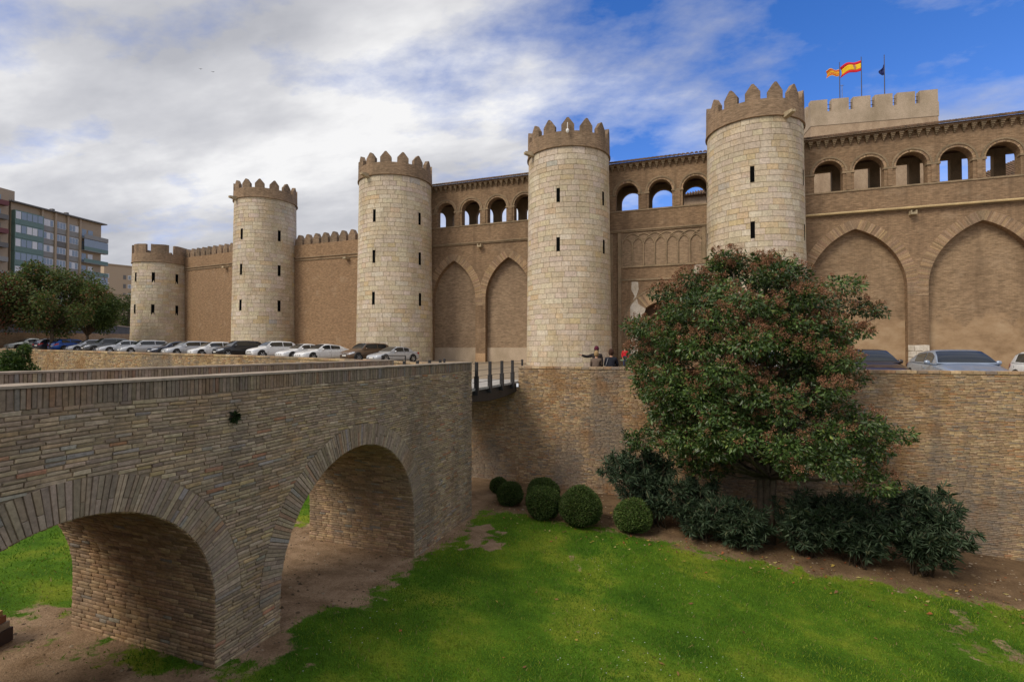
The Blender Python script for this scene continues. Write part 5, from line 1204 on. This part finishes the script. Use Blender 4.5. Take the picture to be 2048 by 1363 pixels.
def oleander(x, y, hgt, spread, seed, label, lean=(0, 0)):
    random.seed(seed); z = float(moat_z(x, y)); root = empty('oleander_bush', (x, y, z), 0, label, 'bush', 'oleanders at the foot of the moat wall')
    paths = []; cen = []; dr = []
    for i in range(24):
        a = random.uniform(0, 2 * PI); f = random.uniform(.2, 1.4); tx, ty = math.cos(a) * spread * f + lean[0], math.sin(a) * spread * .7 * f + lean[1]; th = hgt * random.uniform(.55, 1.05) * (1.08 - .3 * f)
        ty = min(ty, YW - .25 - y)
        b0 = Vector((x + random.uniform(-.28, .28), y + random.uniform(-.2, .2), z - .05)); e = Vector((x + tx, y + ty, z + th)); m1 = b0.lerp(e, .45) + Vector((-tx * .12, -ty * .12, .12))
        paths.append(([b0, m1, e], [.02, .014, .007]))
        for j in range(13):
            t = random.uniform(.22, 1.0); s = (b0.lerp(m1, t / .45) if t < .45 else m1.lerp(e, (t - .45) / .55)); tip = s + Vector((random.uniform(-1, 1), random.uniform(-1, 1), random.uniform(-.1, 1.2))).normalized() * random.uniform(.18, .60)
            if tip.y > YW - .15: tip.y = YW - .15
            if tip.z < z + .22: continue
            paths.append(([s, tip], [.009, .005])); n = 34; u = RNG.random(n)[:, None]; ax = np.array((tip - s)); cen.append(np.array(s) + ax * (0.25 + .8 * u)); dd = unit(n) + ax / np.linalg.norm(ax) * .9; dr.append(dd / np.linalg.norm(dd, axis=1, keepdims=True))
    cen = np.concatenate(cen); dr = np.concatenate(dr); n = len(cen)
    cols = pick([(.042, .072, .040), (.064, .100, .056), (.098, .135, .080), (.14, .15, .08)], [4, 4, 2, .4], n)
    ok = cen[:, 1] < YW - .12
    V, F, C = leaf_cloud(cen[ok], dr[ok], .21, .15, cols[ok], .1, .25); tubes('stems', paths, 'bark', root); big_mesh('leaves', V, F, 'leaf_matt', root, C)
for i, (x, y, h_, s_, ln, lab) in enumerate([(-1.25, 17.35, 2.75, .95, (-.75, 0), 'tall oleander leaning left past the clipped round bushes'), (.0, 16.95, 1.75, .95, (-.25, 0), 'oleander left of the tree trunk, branching low over bare soil'),
        (1.15, 16.9, 1.15, .6, (-.1, 0), 'lowest oleander, close in front of the tree trunk'), (2.95, 17.2, 1.75, .85, (.1, 0), 'oleander just right of the tree trunk'), (4.2, 17.1, 1.95, .95, (.1, 0), 'dense oleander under the right edge of the tree crown'),
        (5.75, 17.3, 2.35, .95, (.15, 0), 'separate oleander farthest right, against bare moat wall')]): oleander(x, y, h_, s_, 100 + i, lab, ln)

flat('bush_core', (.02, .03, .01), 1.0, spec=0.0)
def clipped(x, y, r_, hgt, label, tone=1.0):
    z = float(moat_z(x, y)); root = empty('clipped_bush', (x, y, z), 0, label, 'bush', 'clipped round bushes by the moat wall')
    k = MB(); k.lathe([(.3 * r_, 0), (.8 * r_, .15 * hgt), (.93 * r_, .45 * hgt), (.8 * r_, .75 * hgt), (.45 * r_, .92 * hgt), (0, .955 * hgt)], (x, y, z), 20); k.build('core', 'bush_core', root, smooth=True)
    n = int(12000 * (r_ / .5) ** 1.5); d_ = unit(n); d_[:, 2] = np.maximum(d_[:, 2], -.75); c = np.array([x, y, z + hgt * .5]) + d_ * np.array([r_, r_, hgt * .5]) * (RNG.uniform(.92, 1.05, n) + .055 * np.sin(d_[:, 0] * 4 + x * 3) * np.cos(d_[:, 2] * 3 + y) + .05 * np.sin(d_[:, 1] * 9 + x))[:, None]
    cols = pick([(.040, .070, .016), (.060, .098, .022), (.095, .130, .032), (.09, .08, .04)], [4, 4, 1.5, .5], n) * tone
    V, F, C = leaf_cloud(c, d_, .05, .5, cols, 0, .7); big_mesh('leaves', V, F, 'leaf_matt', root, C)
for a in [(-7.15, 18.15, .30, .55, 'smallest dark clipped bush in the shade beside the bridge end'), (-6.3, 17.1, .42, .78, 'dark clipped bush beside the bridge end, second from the left'), (-5.35, 18.0, .55, .82, 'clipped bush behind another, close to the moat wall'),
          (-4.85, 16.35, .55, 1.02, 'round clipped bush left of the largest ball, in front of another bush', 1.1), (-3.58, 16.3, .62, 1.2, 'largest ball-shaped clipped bush at the lawn edge', 1.1), (-1.98, 16.6, .55, 1.0, 'paler shaggy clipped bush below the leaning oleander', 1.5)]: clipped(*a)

def round_tree(name, x, y, z, th, crown, label, cols, w, leaf=.22, n=5200, cat='tree'):
    root = empty(name, (x, y, z), 0, label, cat); (rx, ry, rz_), cz_ = crown; cen = []; nr = []; paths = [([(x, y, z - .1), (x + .1, y, z + th * .6), (x, y, z + th)], [.22, .17, .13])]
    cs = []
    for i in range(34):
        d_ = unit(1)[0]; d_[2] = d_[2] * 1.05 + .1; p = np.array([x, y, z + cz_]) + d_ * np.array([rx, ry, rz_]) * random.uniform(.45, .86); cs.append(p); m_ = n // 34; e = unit(m_)
        rr = random.uniform(.30, .46) * min(rx, rz_); cen.append(p + e * rr * RNG.uniform(.4, 1.08, m_)[:, None]); nr.append(e)
        paths.append(([(x, y, z + th * .9), (np.array([x, y, z + th]) + p) / 2, p], [.09, .05, .015]))
    cen = np.concatenate(cen); nr = np.concatenate(nr); m_ = len(cen)
    V, F, C = leaf_cloud(cen, nr, leaf, .55, pick(cols, w, m_), .25, .7); tubes('trunk', paths, 'bark', root); big_mesh('crown', V, F, 'leaf_matt', root, C)
def at_px(px, d_):
    p = ray_at(px, 700, d_); return p.x, p.y
x, y = at_px(103, 58); round_tree('street_tree', x, y, 1.9, 2.2, ((5.2, 5.2, 3.9), 5.5), 'broad street tree with brownish-green crown before the apartment block', [(.08, .12, .035), (.11, .14, .04), (.20, .11, .05), (.05, .075, .02)], [4, 3, 1.6, 1.5], .27, 26000)
x, y = at_px(174, 66); round_tree('street_tree', x, y, 1.9, 1.6, ((3.3, 3.3, 3.1), 4.5), 'dark green street tree just left of the corner tower', [(.05, .09, .024), (.075, .115, .03), (.10, .14, .038)], [3, 3, 1], .25, 15000)
x, y = at_px(-6, 55); round_tree('street_tree', x, y, 1.9, 1.8, ((3.0, 3.0, 2.9), 4.5), 'reddish street tree cut off by the left edge', [(.20, .055, .03), (.07, .06, .02), (.03, .045, .015)], [2, 3, 3], .24, 12000)
x, y = at_px(253, 98); round_tree('street_tree', x, y, 1.9, 2.5, ((2.0, 2.0, 4.6), 6.2), 'narrow bright green tree beside the corner tower edge', [(.05, .08, .02), (.08, .10, .025)], [1, 1], .3, 3000)
x, y = at_px(222, 104); round_tree('street_tree', x, y, 1.9, 1.4, ((2.2, 2.2, 1.9), 3.6), 'small yellowing tree between the far building and the corner tower', [(.12, .10, .03), (.05, .06, .02)], [1, 1], .3, 2000)
round_tree('moat_shrub', -34.6, 16.8, float(moat_z(-34.6, 16.8)), 2.5, ((.75, .8, 2.1), 3.7), 'leafy shrub beyond the bridge at the left edge, before the moat wall', [(.035, .07, .015), (.06, .10, .022), (.10, .13, .03)], [3, 3, 1], .13, 9000, 'shrub')

# ------------------------------------------------------------------ street walls and flats
def seg_wall(name, p, q_, z0, za, zb, th, mat, label, cap=None):
    (xa, ya), (xb_, yb) = p, q_; L = math.hypot(xb_ - xa, yb - ya); nx, ny = (yb - ya) / L * th, -(xb_ - xa) / L * th
    root = empty(name, ((xa + xb_) / 2, (ya + yb) / 2, z0), 0, label, 'wall'); k = MB()
    vs = [(xa, ya, z0), (xb_, yb, z0), (xb_ + nx, yb + ny, z0), (xa + nx, ya + ny, z0), (xa, ya, za), (xb_, yb, zb), (xb_ + nx, yb + ny, zb), (xa + nx, ya + ny, za)]
    k.quads(vs, [(0, 1, 5, 4), (1, 2, 6, 5), (2, 3, 7, 6), (3, 0, 4, 7), (4, 5, 6, 7)]); k.build('wall_face', mat, root)
    if cap:
        k = MB(); e = 1.25; vs = [(xa - nx * .2, ya - ny * .2, za + .002), (xb_ - nx * .2, yb - ny * .2, zb + .002), (xb_ + nx * e, yb + ny * e, zb + .002), (xa + nx * e, ya + ny * e, za + .002)]; k.quads(vs + [(a, b, c + .16) for a, b, c in vs], [(4, 5, 6, 7), (0, 1, 5, 4), (1, 2, 6, 5), (2, 3, 7, 6), (3, 0, 4, 7)]); k.build('wall_cap', cap, root)
A = ray_at(-60, 700, 60); B = ray_at(290, 700, 100)
seg_wall('street_wall', (A.x, A.y), (B.x, B.y), 1.8, 6.1, 5.55, .4, 'concrete_grey', 'long dark grey concrete wall behind the street trees', 'keep_plaster')
A2_ = ray_at(-60, 700, 56); B2 = ray_at(290, 700, 92); seg_wall('low_wall', (A2_.x, A2_.y), (B2.x, B2.y), 1.8, 3.5, 4.35, .3, 'street_brick', 'low tan brick wall behind the left parked cars')
flat('flat_green', (.12, .19, .165), .5); flat('flat_tan', (.36, .28, .20), .9); flat('flat_dark', (.14, .135, .13), .8); flat('flat_glass', (.22, .26, .30), .12, 0, .7); flat('flat_white', (.62, .63, .66), .6); flat('flat_red', (.15, .05, .05), .7); flat('flat_grey', (.25, .245, .235), .8); flat('flat_pale', (.40, .31, .22), .9)
def flats():
    # local: facade along +X (near end at 0), outward = -Y
    a = ray_at(17, 700, 100.6); b = ray_at(199, 700, 119); ang = math.atan2(b.y - a.y, b.x - a.x); L = math.hypot(b.x - a.x, b.y - a.y)
    root = empty('apartment_block', (a.x, a.y, 1.8), ang, 'tall brick apartment block with green glazed balconies above the street trees', 'building'); FH = 2.72; NF = 11; top = FH * NF - 1.0
    B_ = lambda p, q_, nm, mt, par=root: MB().box(p, q_).build(nm, mt, par, local=True)
    B_((0, 0, 0), (L, 14, top), 'wall', 'flat_tan'); B_((-.5, -.9, top), (L + .7, 14.5, top + .25), 'roof', 'flat_dark'); B_((-6.0, 2.2, top), (L * .12, 9, top + 2.9), 'roof_house', 'flat_tan')
    for xc in (L * .46, L * .62): B_((xc, 1, top + .25), (xc + .5, 1.8, top + 1.1), 'chimney', 'flat_dark')
    rr_ = [((17 - 1024) / 1024 * 100.6, 100.6), ((199 - 1024) / 1024 * 119, 119)]
    def tt(p):
        q_ = (p - 1024) / 1024; return (q_ * rr_[0][1] - rr_[0][0]) / ((rr_[1][0] - rr_[0][0]) - q_ * (rr_[1][1] - rr_[0][1]))
    bd_ = [tt(p) * L for p in (17, 78, 105, 130, 155, 199)]
    for f in range(NF):
        z = f * FH + .25
        if z + 2.2 > top: continue
        for c in range(5):
            x0, x1 = bd_[c] + .28, bd_[c + 1] - .18
            if c == 0:
                bay = B_((x0 - .2, -.95, z), (x1, -.001, z + FH - .05), 'glazed_bay', 'flat_green'); 
                for i in range(5): xa = x0 - .1 + i * (x1 - x0) / 5; B_((xa, -.99, z + 1.0), (xa + (x1 - x0) / 5 - .12, -.955, z + FH - .25), 'pane', random.choice(['flat_glass', 'flat_white', 'flat_glass']), bay)
            elif c < 4:
                pn = B_((x0, -.10, z), (x1, -.001, z + FH - .1), 'window', random.choice(['flat_dark', 'flat_grey', 'flat_grey', 'flat_green']) if c == 2 else 'flat_grey')
                B_((x0 + .1, -.16, z + 1.05), (x1 - .1, -.102, z + FH - .3), 'frame', 'flat_white', pn)
                for i in range(3): xa = x0 + .16 + i * (x1 - x0 - .3) / 3; B_((xa, -.18, z + 1.12), (xa + (x1 - x0 - .3) / 3 - .1, -.162, z + FH - .38), 'pane', random.choice(['flat_glass', 'flat_glass', 'flat_white']), pn)
            else:
                bl = B_((x0, -1.1, z), (L + .8, -.001, z + .14), 'balcony', 'flat_grey'); B_((x0, -1.12, z + .14), (L + .82, -1.06, z + .95), 'balcony_rail', random.choice(['flat_green', 'flat_grey', 'flat_green']), bl)
                for i in range(2): B_((x0 + .2 + i * 1.5, -.06, z + .2), (x0 + 1.3 + i * 1.5, -.002, z + 2.2), 'window', random.choice(['flat_glass', 'flat_white']))
                if f in (5, 8): B_((x0, -1.08, z + .95), (L + .8, -1.02, z + FH - .1), 'glazing', 'flat_glass')
    for c in range(1, 5): B_((bd_[c] - .17, -.42, 0), (bd_[c] + .22, -.001, top - .01), 'pilaster', 'flat_tan')
    # neighbour at the picture's edge
    r2 = empty('apartment_block', (a.x, a.y, 1.8), ang, 'brick apartment block with dark balconies cut off by the left edge', 'building')
    C_ = lambda p, q_, nm, mt: MB().box(p, q_).build(nm, mt, r2, local=True)
    C_((-14, -.3, 0), (-.6, 13.5, top + 1.6), 'wall', 'flat_tan')
    for f in range(NF):
        z = f * FH + .5; C_((-13.5, -1.5, z), (-1.4, -.301, z + .9), 'balcony', random.choice(['flat_grey', 'flat_red', 'flat_dark']))
        for i in range(4): C_((-13 + i * 3, -.36, z + .9), (-11 + i * 3, -.302, z + 2.1), 'window', random.choice(['flat_glass', 'flat_dark']))
flats()
def far_block(px0, px1, d_, ytop, label, mat, feats):
    a = ray_at(px0, ytop, d_); b = ray_at(px1, ytop, d_ + 6); ang = math.atan2(b.y - a.y, b.x - a.x); L = math.hypot(b.x - a.x, b.y - a.y); root = empty('apartment_block', (a.x, a.y, 1.5), ang, label, 'building'); hgt = a.z - 1.5
    MB().box((0, 0, 0), (L, 12, hgt)).build('wall', mat, root, local=True); MB().box((-.3, -.3, hgt), (L + .3, 12.3, hgt + .4)).build('roof', 'flat_tan', root, local=True)
    for (f0, f1, kind) in feats:
        z = 2.0
        while z + 3.0 < hgt:
            x0, x1 = L * f0, L * f1
            if kind == 'balc': MB().box((x0, -1, z), (x1, -.001, z + 1.0)).build('balcony', 'flat_red', root, local=True); MB().box((x0, -.1, z + 1), (x1, -.002, z + 2.4)).build('window', 'flat_dark', root, local=True)
            else:
                f = MB().box((x0, -.08, z + .8), (x1, -.001, z + 2.2)).build('window', 'flat_white' if kind == 'white' else 'flat_dark', root, local=True)
                if kind == 'white': MB().box((x0 + .15, -.11, z + .95), (x1 - .15, -.081, z + 2.05)).build('pane', 'flat_glass', f, local=True)
            z += 3.05
    return root
far_block(206, 262, 170, 528, 'pale tan apartment tower between the big block and the corner tower', 'flat_pale', [(.05, .18, 'white'), (.68, .78, 'dark'), (.85, .97, 'white')])
far_block(212, 262, 150, 588, 'lower tan block with red balconies in front of the pale tower', 'flat_pale', [(.12, .42, 'balc'), (.55, .7, 'white'), (.8, .95, 'white')])
x, y = at_px(216, 140); lp = empty('street_lamp', (x, y, 1.9), 0, 'thin twin-headed street lamp before the pale apartment tower', 'lamp')
MB().tube([(0, 0, 0), (0, 0, 12.5)], [.14, .08], 8).build('pole', 'cable', lp, local=True); MB().tube([(-1.6, 0, 12.2), (0, 0, 12.6), (1.6, 0, 12.2)], .06, 6).build('arm', 'cable', lp, local=True)
for s in (-1, 1): MB().box((s * 1.6 - .35, -.15, 12.05), (s * 1.6 + .35, .15, 12.25)).build('lamp_head', 'flat_white', lp, local=True)

# ------------------------------------------------------------------ small things
bx_, by_ = -11.25, 4.75; bz_ = float(moat_z(bx_, by_)); st = empty('brick_stack', (bx_, by_, bz_), R(20), 'small stack of loose bricks on dark blocks at the lower left edge', 'bricks'); random.seed(2)
flat('loose_brick', (.30, .13, .075), .9); flat('loose_tan', (.42, .28, .12), .9); flat('loose_dark', (.07, .045, .04), .9)
for r_, (z0, z1, mt) in enumerate([(0, .22, 'loose_dark'), (.222, .33, 'rim'), (.332, .44, 'loose_brick'), (.442, .53, 'loose_tan')]):
    for i in range(3): MB().box((-.62 + i * .44 - r_ * .03, -.26, z0), (-.62 + i * .44 + .42 - r_ * .03, .26 - r_ * .03, z1)).build('brick', mt if mt != 'rim' else 'coping_mortar', st, local=True)
for px, py, lab in ((395, 133, 'tiny bird in flight, left of the pair in the cloudy sky'), (420, 139, 'tiny bird in flight, right of the pair in the cloudy sky')):
    p = ray_at(px, py, 90); bd = empty('bird', p, R(35), lab, 'bird')
    k = MB(); k.lathe([(0, -.16), (.035, -.08), (.05, 0), (.03, .1), (0, .17)], (0, 0, 0), 8); o = k.build('body', 'jacket_dark', bd, smooth=True, local=True); o.rotation_euler = (R(90), 0, 0)
    for s in (-1, 1): MB().quads([(0, -.06, .02), (0, .07, .02), (s * .2, .05, .09), (s * .34, .10, .05), (s * .2, -.05, .09)], [(0, 1, 2, 4), (4, 2, 3)]).build('wing', 'jacket_dark', bd, local=True) if False else None
    for s in (-1, 1):
        k = MB(); k.quads([(0, -.06, .02), (0, .07, .02), (s * .2, .05, .09), (s * .34, .10, .05), (s * .2, -.05, .09)], [(0, 1, 2, 4), (4, 2, 3)]); k.build('wing', 'jacket_dark', bd, local=True)
